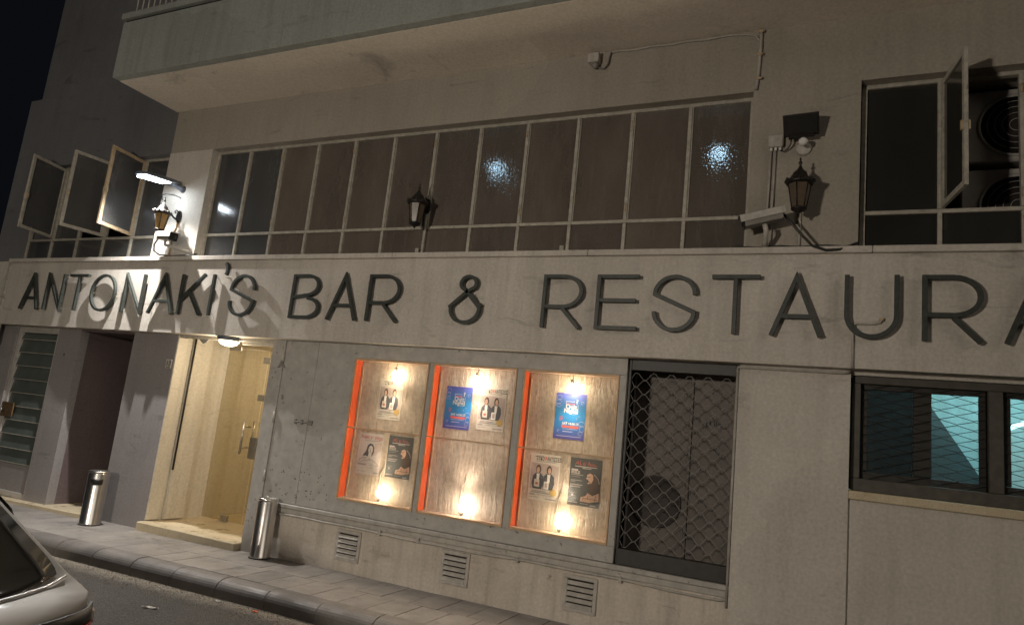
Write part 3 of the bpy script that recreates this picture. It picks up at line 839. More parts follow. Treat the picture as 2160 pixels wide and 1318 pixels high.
bulb_mat = emit('warm_bulb', (1.0, 0.80, 0.55), 88.0)
bulb_mat2 = emit('pinkish_bulb', (1.0, 0.82, 0.66), 105.0)
nm = ('left', 'middle', 'right')
for i, bxx in enumerate((-4.16, -3.20, -2.205)):
    for j, bz in enumerate((1.985, 0.79)):
        t = thing('display_bulb', 'bare lit bulb at the %s of the %s display bay' % (('top', 'foot')[j], nm[i]), 'bulb', (bxx, 0.06, bz), 'bulbs in the poster case')
        s_ = 1 if j == 0 else -1
        MB().lathe((bxx, 0.040, bz), [(0.004, -0.036 * s_), (0.022, -0.030 * s_), (0.034, -0.012 * s_), (0.036, 0.004 * s_), (0.028, 0.022 * s_), (0.016, 0.036 * s_)], 18).build('globe', bulb_mat2 if i == 1 else bulb_mat, t)
        MB().lathe((bxx, 0.040, bz), [(0.0165, 0.037 * s_), (0.017, 0.07 * s_), (0.012, 0.085 * s_)], 12).build('holder', M['paleplastic'], t)
        spd = bpy.data.lights.new('bulb_light', 'SPOT'); spd.energy = 38 if i != 1 else 44; spd.color = (1.0, 0.80, 0.58) if i != 1 else (1.0, 0.80, 0.66)
        spd.spot_size = R(128); spd.spot_blend = 1.0; spd.shadow_soft_size = 0.03
        spo = bpy.data.objects.new('bulb_light', spd); COL.objects.link(spo); spo.parent = t
        spo.location = Vector((bxx, 0.032, bz - 0.044 * s_)) - ORIG[t.name]
        spo.rotation_euler = Vector((0, -0.42, -0.9 * s_)).to_track_quat('-Z', 'Y').to_euler()
        if j == 0:
            MB().tube([(bxx, 0.040, bz + 0.08), (bxx, 0.06, bz + 0.105), (bxx, 0.06, 2.1154)], 0.004, 6).build('flex', M['paleplastic'], t)
        else:
            MB().tube([(bxx, 0.040, bz - 0.08), (bxx - 0.02, 0.07, bz - 0.085), (bxx - 0.06, 0.09, bz - 0.04), (bxx - 0.065, 0.1, bz + 0.05), (bxx - 0.055, 0.1, bz + 0.17), (bxx - 0.03, 0.105, bz + 0.26)], 0.0035, 6).build('flex', M['paleplastic'], t)

# ------------------------------------------------------------------ posters (A3 sheets pinned on the case back)
M['cream'] = flat('poster_cream', (0.66, 0.60, 0.52)); M['pinkgrey'] = flat('poster_pinkgrey', (0.50, 0.41, 0.37))
M['skin'] = flat('poster_skin', (0.62, 0.40, 0.30)); M['suit'] = flat('poster_suit', (0.10, 0.10, 0.11))
M['hair'] = flat('poster_hair', (0.12, 0.085, 0.07)); M['redp'] = flat('poster_red', (0.52, 0.15, 0.13))
M['gold'] = flat('poster_gold', (0.55, 0.38, 0.14)); M['greyp'] = flat('poster_grey', (0.33, 0.30, 0.29)); M['slate'] = flat('poster_slate', (0.095, 0.098, 0.096))
M['palep'] = flat('poster_pale', (0.60, 0.53, 0.50)); M['lilac'] = flat('poster_lilac', (0.50, 0.52, 0.78)); M['coral'] = flat('poster_coral', (0.80, 0.16, 0.13))
def mat_quiz():
    mt, nt, P, out = new_mat('poster_blue')
    tc = N(nt, 'ShaderNodeTexCoord'); sp = N(nt, 'ShaderNodeSeparateXYZ'); nt.links.new(tc.outputs['Generated'], sp.inputs[0])
    r = N(nt, 'ShaderNodeValToRGB'); e = r.color_ramp.elements
    e[0].position = 0.0; e[0].color = (0.09, 0.07, 0.34, 1); e[1].position = 1.0; e[1].color = (0.10, 0.10, 0.45, 1)
    a = e.new(0.3); a.color = (0.03, 0.20, 0.52, 1); a = e.new(0.6); a.color = (0.03, 0.27, 0.60, 1)
    nt.links.new(sp.outputs['Z'], r.inputs['Fac']); nt.links.new(r.outputs['Color'], P.inputs['Base Color'])
    P.inputs['Roughness'].default_value = 0.5
    return mt
M['quiz'] = mat_quiz()

def ell(cx, cz, rx, rz, n=16, a0=0.0, a1=2 * math.pi):
    return [(cx + rx * math.cos(a0 + (a1 - a0) * k / n), cz + rz * math.sin(a0 + (a1 - a0) * k / n)) for k in range(n + (0 if abs(a1 - a0 - 2 * math.pi) < 1e-6 else 1))]

def poster(kind, xc, zc, label, tilt=0.0):
    W, H = 0.297, 0.42
    t = thing('poster', label, 'poster', (xc, DY - 0.002, zc), None)
    y0 = DY - 0.0022
    def U(u, v): return (xc + (u - 0.5) * W, zc + (v - 0.5) * H)
    def poly(name, pts, mat, lift=1):
        MB().prism_xz([U(*p) for p in pts], y0 - 0.0006 * lift, y0 - 0.0006 * lift + 0.0003).build(name, mat, t)
    def bars(name, rows, mat, lift=1):
        mb = MB()
        for (u0, u1, v, h) in rows:
            a, b = U(u0, v), U(u1, v + h)
            mb.box(a[0], b[0], y0 - 0.0006 * lift, y0 - 0.0006 * lift + 0.0003, a[1], b[1])
        mb.build(name, mat, t)
    def lines(name, strokes, w, mat, lift=1):
        mb = MB()
        for i, sN in enumerate(strokes):
            mb.stroke([U(*p) for p in sN], w, y0 - 0.0006 * lift - 0.00005 * (i % 5), y0 - 0.0006 * lift + 0.0003)
        mb.build(name, mat, t)
    sheet = {'duo': M['cream'], 'quiz': M['quiz'], 'portrait': M['palep'], 'dark': M['slate']}[kind]
    a, b = U(0, 0), U(1, 1)
    bx('sheet', sheet, t, a[0], b[0], y0, DY - 0.0003, a[1], b[1])
    if kind == 'duo':
        poly('photo', [(0.04, 0.24), (0.97, 0.24), (0.97, 0.76), (0.55, 0.79), (0.04, 0.80)], M['pinkgrey'], 1)
        text_mesh('“ΣΥΚΟ', 0.050, *U(0.46, 0)[:1], y0 - 0.0008, U(0, 0.865)[1], M['black'], 'title', t, 'RIGHT', 0.0006, squash=0.56)
        text_mesh('Φ', 0.046, U(0.51, 0)[0], y0 - 0.0008, U(0, 0.868)[1], M['coral'], 'title_letter', t, 'CENTER', 0.0008, squash=0.7)
        text_mesh('ΑΝΤΙΣΣΕΣ', 0.050, U(0.555, 0)[0], y0 - 0.0008, U(0, 0.865)[1], M['black'], 'title', t, 'LEFT', 0.0006, squash=0.56)
        bars('subtitle', [(0.2, 0.85, 0.835, 0.010)], M['greyp'])
        for s_, ox in ((1, 0.30), (-1, 0.66)):
            poly('jacket', [(ox - 0.20, 0.36), (ox - 0.17, 0.52), (ox - 0.08, 0.585), (ox + 0.08, 0.585), (ox + 0.18, 0.52), (ox + 0.20, 0.38), (ox + 0.14, 0.245), (ox - 0.15, 0.245)], M['suit'], 2 if s_ > 0 else 3)
            poly('hair', ell(ox, 0.665, 0.085, 0.10, 14), M['hair'], 4)
            poly('shirt', [(ox - 0.045, 0.40), (ox - 0.05, 0.585), (ox + 0.05, 0.585), (ox + 0.035, 0.40)], M['white'], 4)
            poly('face', ell(ox - 0.01 * s_, 0.65, 0.050, 0.068, 14), M['skin'], 5)
        poly('card', [(0.19, 0.29), (0.37, 0.285), (0.36, 0.445), (0.19, 0.45)], M['cream'], 6); poly('card_mark', ell(0.275, 0.36, 0.055, 0.026, 12), M['redp'], 7)
        poly('card', [(0.51, 0.255), (0.68, 0.25), (0.68, 0.42), (0.52, 0.42)], M['white'], 6)
        poly('card_mark', [(0.55, 0.29), (0.645, 0.285), (0.645, 0.39), (0.555, 0.39)], M['pinkgrey'], 7)
        bars('credits', [(0.12, 0.60, 0.19, 0.016), (0.10, 0.74, 0.155, 0.022), (0.05, 0.24, 0.105, 0.028), (0.28, 0.9, 0.118, 0.008), (0.07, 0.34, 0.06, 0.012), (0.60, 0.95, 0.035, 0.026)], M['greyp'])
        poly('seal', ell(0.84, 0.20, 0.12, 0.075, 18), M['gold'], 3)
    elif kind == 'quiz':
        text_mesh('Quiz', 0.058, U(0.52, 0)[0], y0 - 0.0014, U(0, 0.665)[1], M['white'], 'title', t, 'CENTER', 0.0012)
        text_mesh('Night!', 0.056, U(0.52, 0)[0], y0 - 0.0014, U(0, 0.575)[1], M['white'], 'title', t, 'CENTER', 0.0012)
        bars('kicker', [(0.36, 0.62, 0.755, 0.022)], M['coral'], 1)
        lines('box_outline', [[(0.36, 0.60), (0.34, 0.82), (0.62, 0.82)], [(0.74, 0.76), (0.74, 0.56), (0.58, 0.54)]], 0.003, M['white'])
        text_mesh('?', 0.06, U(0.70, 0)[0], y0 - 0.0014, U(0, 0.775)[1], M['white'], 'question_mark', t, 'CENTER', 0.0012)
        text_mesh('SAT 14.06.25', 0.030, U(0.53, 0)[0], y0 - 0.0012, U(0, 0.315)[1], M['white'], 'date', t, 'CENTER', 0.0006)
        poly('ribbon', [(0.25, 0.25), (0.80, 0.24), (0.82, 0.29), (0.24, 0.295)], M['coral'])
        bars('small_print', [(0.28, 0.78, 0.215, 0.010), (0.30, 0.62, 0.155, 0.016), (0.10, 0.92, 0.055, 0.012)], M['lilac'])
        lines('doodles', [ell(0.10, 0.90, 0.09, 0.05, 12), ell(0.08, 0.80, 0.10, 0.04, 12), ell(0.10, 0.72, 0.08, 0.03, 12), ell(0.90, 0.35, 0.10, 0.05, 12), ell(0.92, 0.24, 0.08, 0.06, 12), ell(0.88, 0.14, 0.07, 0.04, 12), ell(0.15, 0.17, 0.035, 0.025, 5), ell(0.88, 0.80, 0.05, 0.035, 5),
                          [(0.78, 0.50), (0.84, 0.52)], [(0.72, 0.43), (0.73, 0.47)]], 0.003, M['lilac'], 1)
        bars('emblem', [(0.16, 0.26, 0.47, 0.014), (0.16, 0.27, 0.435, 0.014), (0.16, 0.25, 0.40, 0.014)], M['coral'])
    elif kind == 'portrait':
        text_mesh('Χωρίς σε στίχο', 0.05, U(0.52, 0)[0], y0 - 0.0010, U(0, 0.865)[1], M['redp'], 'title', t, 'CENTER', 0.0010, rot=0.04, squash=0.78)
        bars('subtitle', [(0.25, 0.9, 0.815, 0.014)], M['greyp'])
        poly('shade', [(0.62, 0.42), (0.98, 0.60), (0.98, 0.80), (0.70, 0.76)], M['pinkgrey'])
        poly('hair', [(0.22, 0.44), (0.36, 0.56), (0.40, 0.70), (0.50, 0.755), (0.62, 0.74), (0.69, 0.66), (0.70, 0.55), (0.62, 0.44), (0.52, 0.42), (0.36, 0.45)], M['suit'], 2)
        poly('neck', [(0.45, 0.40), (0.48, 0.52), (0.60, 0.52), (0.62, 0.40)], M['palep'], 3)
        poly('face', ell(0.545, 0.60, 0.095, 0.105, 16), M['palep'], 4)
        lines('features', [[(0.48, 0.625), (0.52, 0.63)], [(0.57, 0.63), (0.61, 0.625)], [(0.545, 0.61), (0.535, 0.575), (0.555, 0.57)], [(0.515, 0.545), (0.575, 0.545)]], 0.005, M['hair'], 5)
        lines('shoulder_strokes', [[(0.02, 0.26), (0.2, 0.38), (0.42, 0.40)], [(0.05, 0.22), (0.3, 0.33), (0.6, 0.36)], [(0.5, 0.38), (0.75, 0.33), (0.95, 0.24)], [(0.1, 0.34), (0.3, 0.42)]], 0.006, M['greyp'])
        bars('names', [(0.06, 0.42, 0.215, 0.035), (0.55, 0.70, 0.23, 0.012), (0.82, 0.95, 0.22, 0.012), (0.55, 0.70, 0.16, 0.010), (0.04, 0.40, 0.06, 0.008), (0.78, 0.96, 0.04, 0.028)], M['greyp'])
    else:
        lines('title_script', [[(0.16, 0.86), (0.24, 0.93), (0.27, 0.86)], [(0.19, 0.885), (0.27, 0.89)], [(0.32, 0.95), (0.31, 0.86), (0.36, 0.87)], [(0.44, 0.92), (0.42, 0.87), (0.47, 0.86), (0.50, 0.91)], [(0.56, 0.86), (0.60, 0.93), (0.64, 0.86), (0.68, 0.90)], [(0.70, 0.86), (0.74, 0.90), (0.78, 0.86), (0.84, 0.87)]], 0.006, M['redp'], 1)
        bars('subtitle', [(0.15, 0.86, 0.815, 0.016), (0.40, 0.68, 0.785, 0.014)], M['palep'])
        bars('day', [(0.05, 0.26, 0.725, 0.036)], M['palep'])
        text_mesh('09.05.25', 0.034, U(0.05, 0)[0], y0 - 0.0008, U(0, 0.665)[1], M['palep'], 'date', t, 'LEFT', 0.0010, squash=0.72)
        bars('details', [(0.05, 0.44, 0.635, 0.016), (0.05, 0.34, 0.60, 0.008), (0.05, 0.42, 0.52, 0.014), (0.05, 0.20, 0.495, 0.012), (0.04, 0.44, 0.425, 0.020), (0.04, 0.38, 0.385, 0.018), (0.05, 0.27, 0.26, 0.006), (0.11, 0.17, 0.19, 0.045), (0.02, 0.32, 0.055, 0.022), (0.4, 0.66, 0.05, 0.016), (0.72, 0.9, 0.02, 0.03)], M['greyp'])
        poly('hair', [(0.55, 0.62), (0.62, 0.69), (0.78, 0.70), (0.92, 0.60), (0.97, 0.42), (0.92, 0.28), (0.70, 0.26), (0.62, 0.40), (0.72, 0.56)], M['hair'], 1)
        poly('face', [(0.56, 0.66), (0.66, 0.705), (0.75, 0.67), (0.77, 0.58), (0.72, 0.50), (0.62, 0.475), (0.59, 0.50), (0.64, 0.53), (0.60, 0.565), (0.53, 0.585), (0.58, 0.62)], M['skin'], 2)
        lines('brow', [[(0.59, 0.62), (0.67, 0.63)], [(0.61, 0.52), (0.68, 0.51)]], 0.005, M['hair'], 3)
        poly('collar', [(0.40, 0.10), (0.42, 0.19), (0.56, 0.22), (0.62, 0.29), (0.78, 0.24), (0.97, 0.31), (0.99, 0.14), (0.70, 0.09)], M['skin'], 3)
        lines('collar_folds', [[(0.48, 0.12), (0.50, 0.20)], [(0.5, 0.17), (0.95, 0.17)], [(0.66, 0.24), (0.62, 0.16)], [(0.86, 0.12), (0.88, 0.25)]], 0.004, M['hair'], 4)
        lines('headphone', [[(0.78, 0.69), (0.92, 0.60), (0.97, 0.50)]], 0.004, M['palep'], 4)
    return t
poster('duo', -4.235, 1.735, 'pale theatre poster of two suited figures, alone in upper left bay')
poster('quiz', -3.415, 1.715, 'blue quiz night poster beside a pale poster in the middle bay')
poster('duo', -3.04, 1.735, 'pale theatre poster of two suited figures in the middle bay')
poster('portrait', -4.405, 1.155, 'pale poster with black-and-white portrait and red handwritten title')
poster('dark', -4.03, 1.16, 'black poster with shouting figure in the lower left bay')
poster('quiz', -2.225, 1.735, 'blue quiz night poster alone at the top of right bay')
poster('duo', -2.425, 1.155, 'pale theatre poster of two suited figures in lower right bay')
poster('dark', -2.03, 1.16, 'black poster with shouting figure in the lower right bay')

# ------------------------------------------------------------------ expanding security grille
sg = thing('security_grille', 'dark diamond-mesh security grille beside the poster case', 'grille', (-1.2, 0.05, 0.53))
fr = MB()
fr.box(-1.678, -1.652, 0.03, 0.07, 0.535, 2.298); fr.box(-0.756, -0.7235, 0.03, 0.07, 0.535, 2.298)
fr.box(-1.652, -0.756, 0.031, 0.069, 2.19, 2.298); fr.box(-1.652, -0.756, 0.0, 0.069, 0.535, 0.665)
fr.build('frame', M['darkframe'], sg, 0.003)
cw, ch, fl = 0.155, 0.125, 0.030
row = 0
z = 0.70
xa0, xb0 = -1.652, -0.756
while z < 2.20:
    mb = MB(); pts = []
    sgn = 1 if row % 2 == 0 else -1
    xx = xa0 - 0.05
    k = 0
    while xx < xb0 + 0.1:
        zz = z + (ch / 4 - 0.004) * (sgn if k % 2 == 0 else -sgn)
        pts += [(xx, zz), (xx + fl, zz)]
        xx += cw / 2; k += 1
    pts = [(min(max(a, xa0), xb0), b) for a, b in pts]
    clean = [pts[0]]
    for p in pts[1:]:
        if p[0] - clean[-1][0] > 1e-4: clean.append(p)
    mb.tube([(a, 0.05, b) for a, b in clean], 0.0031, 5, True)
    mb.build('mesh_wire', M['mesh'], sg)
    z += ch / 2; row += 1
# dim door and notice behind the grille
ig = thing('inner_door', 'dim brown panelled door behind the security grille', 'door', (-1.2, 0.25, 0.43))
M['brownpanel'] = paint('brown_door_paint', (0.165, 0.142, 0.125), 0.6, 0.25, scale=6)
bx('panel', M['brownpanel'], ig, -1.16, -0.735, 0.40, 0.44, 0.431, 2.3, bevel=0.004)
bx('panel', M['brownpanel'], ig, -1.699, -1.19, 0.42, 0.45, 0.431, 2.3, bevel=0.004)
bx('stile', M['brownpanel'], ig, -1.19, -1.16, 0.385, 0.44, 0.431, 2.3, bevel=0.004)
MB().lathe((-1.45, 0.4195, 1.06), [(0.23, 0.0), (0.23, 0.012), (0.215, 0.014), (0.21, 0.004), (0.002, 0.003)], 36, (0, -1, 0)).build('round_vent', paint('dull_vent_paint', (0.075, 0.065, 0.058), 0.7, 0.25, scale=8), ig)
text_mesh('H lln', 0.07, -0.98, 0.397, 1.77, M['black'], 'faded_lettering', ig, 'CENTER')

# ------------------------------------------------------------------ three louvred vents in the dado
for i, vx in enumerate((-4.42, -3.18, -1.945)):
    lb = ('louvred wall vent under the left display bay', 'louvred wall vent under the middle display bay', 'louvred wall vent under the right display bay')[i]
    t = thing('wall_vent', lb, 'vent', (vx, 0, 0.235), 'vents along the low wall')
    z0, z1 = 0.085, 0.385; w = 0.15
    fr = MB()
    fr.box(vx - w, vx + w, -0.022, -0.0005, z1 - 0.032, z1); fr.box(vx - w, vx + w, -0.022, -0.0005, z0, z0 + 0.032)
    fr.box(vx - w, vx - w + 0.032, -0.022, -0.0005, z0 + 0.0325, z1 - 0.0325); fr.box(vx + w - 0.032, vx + w, -0.022, -0.0005, z0 + 0.0325, z1 - 0.0325)
    fr.build('frame', M['paleplastic'], t, 0.003)
    bx('backing', M['room'], t, vx - w + 0.033, vx + w - 0.033, -0.003, -0.0006, z0 + 0.033, z1 - 0.033)
    for k in range(5):
        zz = z0 + 0.036 + k * 0.0466
        MB().prism_yz([(-0.032, zz), (-0.028, zz - 0.001), (-0.0045, zz + 0.027), (-0.0085, zz + 0.029)], vx - w + 0.033, vx + w - 0.033).build('slat', M['paleplastic'], t)
# conduit along the dado and up the pillar
t = thing('conduit_run', 'thin painted pipe running along the low wall and up the pillar edge', 'pipe', (-3, -0.02, 0.42))
pts = []
xx = -5.60
while xx < -0.75:
    pts.append((xx, -0.022, 0.415 + 0.008 * math.sin(xx * 2.3) + 0.004 * math.sin(xx * 7))); xx += 0.2
pts.append((-0.75, -0.024, 0.425))
MB().tube(pts, 0.011, 8).build('pipe', M['conduit'], t)
MB().tube([(-0.742, -0.024, 0.36), (-0.742, -0.024, 2.25)], 0.011, 8).build('riser', M['conduit'], t)
MB().tube([(-0.742, -0.024, 2.25), (-0.735, -0.042, 2.258), (-0.70, -0.046, 2.26), (0.06, -0.046, 2.258), (0.095, -0.046, 2.27)], 0.011, 8).build('pipe', M['conduit'], t)
for xx in (-4.05, -3.6, -2.55, -1.6):
    bx('clip', M['conduit'], t, xx - 0.012, xx + 0.012, -0.038, -0.0005, 0.395, 0.445, bevel=0.003)
t = thing('conduit_run', 'short pipe rising across the fascia to a stub inside letter U', 'pipe', (0.11, FY, 2.3))
MB().tube([(0.105, FY - 0.014, 2.285), (0.105, FY - 0.014, 2.60), (0.112, FY - 0.014, 2.622), (0.13, FY - 0.014, 2.63), (0.25, FY - 0.014, 2.632), (0.288, FY - 0.014, 2.64), (0.295, FY - 0.014, 2.655)], 0.011, 8).build('pipe', M['conduit'], t)
bx('stub', M['trimrust'], t, 0.280, 0.310, FY - 0.028, FY - 0.0005, 2.655, 2.675)

# ------------------------------------------------------------------ lower right window with mesh
rw = thing('mesh_window', 'dark framed lower window with diamond mesh and cyan lit room', 'window', (1.2, 0.1, 1.38))
fr = MB()
fr.box(0.115, 2.45, 0.05, 0.11, 2.195, 2.254); fr.box(0.115, 2.45, 0.05, 0.11, 1.3755, 1.47)
fr.box(0.115, 0.175, 0.051, 0.109, 1.4705, 2.1945)
fr.box(1.005, 1.095, 0.045, 0.109, 1.4705, 2.1945)
fr.box(1.93, 2.02, 0.045, 0.109, 1.4705, 2.1945); fr.box(2.39, 2.45, 0.05, 0.109, 1.4705, 2.1945)
fr.build('frame', M['windowframe'], rw, 0.004)
for (xa, xb2) in ((0.18, 1.0), (1.10, 1.925)):
    xm = xa + 0.415; sa = MB()
    sa.box(xa, xb2, 0.112, 0.145, 2.155, 2.20); sa.box(xa, xb2, 0.112, 0.145, 1.465, 1.525)
    sa.box(xa, xa + 0.05, 0.113, 0.144, 1.5255, 2.1545); sa.box(xb2 - 0.045, xb2, 0.113, 0.144, 1.5255, 2.1545)
    sa.box(xm - 0.06, xm + 0.06, 0.110, 0.144, 1.5255, 2.1545)
    sa.build('sash', M['darkframe'], rw, 0.004)
sa = MB()
sa.box(0.9955, 1.1045, 0.1465, 0.17, 1.46, 2.25); sa.box(0.105, 0.1825, 0.1465, 0.17, 1.38, 2.25); sa.box(0.1826, 2.45, 0.1465, 0.17, 2.19, 2.254); sa.box(0.1826, 2.45, 0.1465, 0.17, 1.376, 1.475)
sa.build('stop_frame', M['darkframe'], rw, 0.004)
M['milk'] = hammered_glass('obscured_dark_pane', (0.05, 0.075, 0.08), 0.30, 0.06, 0.2)
for (xa, xb2, mt) in ((0.231, 0.534, M['milk']), (0.656, 0.954, M['glass']), (1.151, 1.454, M['glass']), (1.576, 1.879, M['milk'])):
    bx('pane', mt, rw, xa, xb2, 0.125, 0.129, 1.526, 2.154)
# mesh: crossing zig-zag strands
row = 0; z = 1.44
while z < 2.24:
    sgn = 1 if row % 2 == 0 else -1
    pts = []; xx = 0.178; k = 0
    while xx <= 1.93:
        pts.append((xx, 0.085 + 0.0015 * sgn, z + 0.0145 * (sgn if k % 2 == 0 else -sgn))); xx += 0.106; k += 1
    MB().tube(pts, 0.0028, 5).build('mesh_strand', M['darkframe'], rw)
    z += 0.034; row += 1
# lit room behind: pale cyan wall, sloping stair underside, tube lamp
rm = thing('lit_room', 'pale cyan lit room with a sloping stair underside behind the mesh', 'room', (1.0, 0.9, 1.2))
M['cyanwall'] = flat('pale_room_wall', (0.52, 0.72, 0.74), 0.8)
bx('back_wall', M['cyanwall'], rm, -0.1, 2.6, 1.30, 1.35, 0.9, 2.9)
bx('ceiling', M['cyanwall'], rm, -0.1, 2.6, 0.405, 1.30, 2.85, 2.9)
bx('side_wall', M['room'], rm, -0.15, -0.101, 0.405, 1.35, 0.9, 2.9)
bx('side_wall', M['room'], rm, 2.601, 2.65, 0.405, 1.35, 0.9, 2.9)
bx('floor', M['room'], rm, -0.1, 2.6, 0.405, 1.30, 0.9, 0.95)
M['stair'] = flat('grey_stair', (0.10, 0.13, 0.14), 0.8)
MB().prism_xz([(0.2, 2.85), (0.66, 2.28), (1.18, 1.46), (1.5, 0.96), (-0.09, 0.96), (-0.09, 2.85)], 1.05, 1.12).build('stair_side', M['stair'], rm)
tubem = emit('fluorescent_tube', (0.55, 0.93, 1.0), 2.5)
MB().tube([(1.22, 0.9, 1.96), (1.9, 0.9, 2.3)], 0.018, 10).build('tube_lamp', tubem, rm)
al = bpy.data.lights.new('room_tube_light', 'AREA'); al.energy = 26; al.color = (0.55, 0.92, 1.0); al.shape = 'RECTANGLE'; al.size = 1.6; al.size_y = 0.2
ao = bpy.data.objects.new('room_tube_light', al); COL.objects.link(ao); ao.parent = rm
ao.location = Vector((1.25, 0.75, 2.80)) - ORIG[rm.name]; ao.rotation_euler = (R(-35), 0, 0)

# ------------------------------------------------------------------ sign letters
SG = thing('shop_sign', "raised dark metal letters reading ANTONAKI'S BAR & RESTAURANT on the fascia", 'sign', (-4.7, FY, 2.5))
LY0, LY1 = -0.230, -0.192
ZB, ZT = 2.505, 3.0
SW = 0.034
def arc(cx, cz, rx, rz, a0, a1, n=14):
    return [(cx + rx * math.cos(R(a0 + (a1 - a0) * k / n)), cz + rz * math.sin(R(a0 + (a1 - a0) * k / n))) for k in range(n + 1)]
def letter(ch, x0, x1, w=SW, pins=True):
    h = ZT - ZB; xm = (x0 + x1) / 2; q = w / 2
    S = []
    closed = []
    if ch == 'A':
        S = [[(x0 + q, ZB), (xm, ZT - q), (x1 - q, ZB)], [(x0 + (xm - x0) * 0.36, ZB + h * 0.32), (x1 - (xm - x0) * 0.36, ZB + h * 0.32)]]
    elif ch == 'N':
        S = [[(x0 + q, ZB), (x0 + q, ZT - q), (x1 - q, ZB + q), (x1 - q, ZT)]]
    elif ch == 'T':
        S = [[(x0, ZT - q), (x1, ZT - q)], [(xm, ZT - w), (xm, ZB)]]
    elif ch == 'O':
        closed = [ell(xm, (ZB + ZT) / 2, (x1 - x0) / 2 - q, h / 2 - q * 0.9, 36)]
    elif ch == 'K':
        S = [[(x0 + q, ZB), (x0 + q, ZT)], [(x0 + w, ZB + h * 0.38), (x1 - q, ZT)], [(x0 + (x1 - x0) * 0.36, ZB + h * 0.60), (x1 - q, ZB)]]
    elif ch == 'I':
        S = [[(xm, ZB), (xm, ZT)]]
    elif ch == "'":
        S = [arc(x0 + 0.01, ZT + 0.05, x1 - x0, 0.10, 60, -35, 6)]
    elif ch == 'S':
        r = (x1 - x0) / 2 - q
        S = [arc(xm, ZT - q - r * 0.92, r, r * 0.92, 0, 180) + arc(xm, ZB + q + r * 0.92, r, r * 0.92, 0, -180)]
    elif ch == 'B':
        zm = ZB + h * 0.50
        S = [[(x0 + q, ZB), (x0 + q, ZT)],
             [(x0 + w, ZT - q)] + arc(x0 + (x1 - x0) * 0.52, (ZT + zm) / 2, (x1 - x0) * 0.36, (ZT - zm) / 2 - q * 0.9, 90, -90) + [(x0 + w, zm - 0.01)],
             [(x0 + (x1 - x0) * 0.55, zm - q)] + arc(x0 + (x1 - x0) * 0.55, (ZB + zm) / 2, (x1 - x0) * 0.45 - q, (zm - ZB) / 2 - q, 80, -90) + [(x0 + w, ZB + q)]]
    elif ch == 'R':
        zm = ZB + h * 0.36
        S = [[(x0 + q, ZB), (x0 + q, ZT)],
             [(x0 + w, ZT - q)] + arc(x0 + (x1 - x0) * 0.52, (ZT + zm) / 2, (x1 - x0) * 0.48 - q, (ZT - zm) / 2 - q, 90, -90) + [(x0 + w, zm + q)],
             [(x0 + (x1 - x0) * 0.52, zm), (x1 - q, ZB)]]
    elif ch == 'E':
        S = [[(x0 + q, ZB), (x0 + q, ZT)], [(x0 + w, ZT - q), (x1, ZT - q)], [(x0 + w, ZB + h * 0.53), (x1 - 0.02, ZB + h * 0.53)], [(x0 + w, ZB + q), (x1, ZB + q)]]
    elif ch == 'U':
        r = (x1 - x0) / 2 - q
        S = [[(x0 + q, ZT), (x0 + q, ZB + q + r)] + arc(xm, ZB + q + r, r, r, 180, 360)[1:] + [(x1 - q, ZT)]]
    elif ch == '&':
        W_ = x1 - x0
        S = [[(x1 - 0.02, ZB + 0.20), (x1 - 0.06, ZB + 0.185), (x0 + W_ * 0.62, ZB + 0.30)] ,
             [(x1 - 0.055, ZB + 0.18), (x0 + W_ * 0.46, ZB + 0.335)] + arc(x0 + W_ * 0.52, ZT - 0.09, W_ * 0.22, 0.07, 215, -35, 14) + [(x0 + W_ * 0.50, ZB + 0.325), (x0 + q, ZB + 0.175)] +
             arc(x0 + W_ * 0.48, ZB + 0.155, W_ * 0.46 - q, 0.135, 178, 360, 12) + [(x1 - 0.045, ZB + 0.19)]]
    mb = MB()
    for i, st_ in enumerate(S): mb.stroke(st_, w, LY0 + 0.0006 * i, LY1 + 0.0006 * i)
    for st_ in closed: mb.stroke(st_, w * 0.9, LY0, LY1, True)
    nmz = {"'": 'apostrophe', '&': 'ampersand'}.get(ch, 'letter')
    o = mb.build(nmz, M['letter'], SG, 0.0015)
    if nmz == 'letter': o['label'] = 'raised letter ' + ch
    # stand-off pins to the wall
    allp = [p for st_ in (S + closed) for p in (st_[0], st_[-1], st_[len(st_) // 2])]
    for p in allp[:4]:
        pz = min(max(p[1], ZB + 0.03), ZT - 0.03)
        MB().tube([(p[0], LY1 - 0.004, pz), (p[0] + 0.004, FY - 0.0005, pz + 0.002)], 0.004, 6).build('standoff_pin', M['trimrust'], o)
k_ = 0.9788
for chs in (('A', -10.67, -10.24), ('N', -10.12, -9.74), ('T', -9.63, -9.23), ('O', -9.14, -8.63), ('N', -8.47, -8.09), ('A', -7.96, -7.50), ('K', -7.42, -7.01), ('I', -6.90, -6.84),
            ("'", -6.76, -6.68), ('S', -6.57, -6.17), ('B', -5.61, -5.19), ('A', -5.08, -4.67), ('R', -4.55, -4.14), ('&', -3.54, -3.15), ('R', -2.53, -2.13), ('E', -2.00, -1.61),
            ('S', -1.48, -1.10), ('T', -0.98, -0.59), ('A', -0.51, -0.11), ('U', 0.04, 0.42), ('R', 0.57, 0.96), ('A', 1.08, 1.48), ('N', 1.60, 1.98), ('T', 2.08, 2.46)):
    letter(chs[0], round(chs[1] * k_, 4), round(chs[2] * k_, 4))

# pipe down the left end of the fascia
t = thing('rain_pipe', 'pale rain pipe at the far left end of the sign fascia', 'pipe', (-10.98, FY, 2.3))
MB().tube([(-10.985, FY + 0.03, 2.0), (-10.985, FY + 0.03, 3.18)], 0.04, 12).build('pipe', M['trim'], t)
bx('bracket', M['trim'], t, -11.03, -10.90, FY - 0.02, FY + 0.09, 2.66, 2.69)

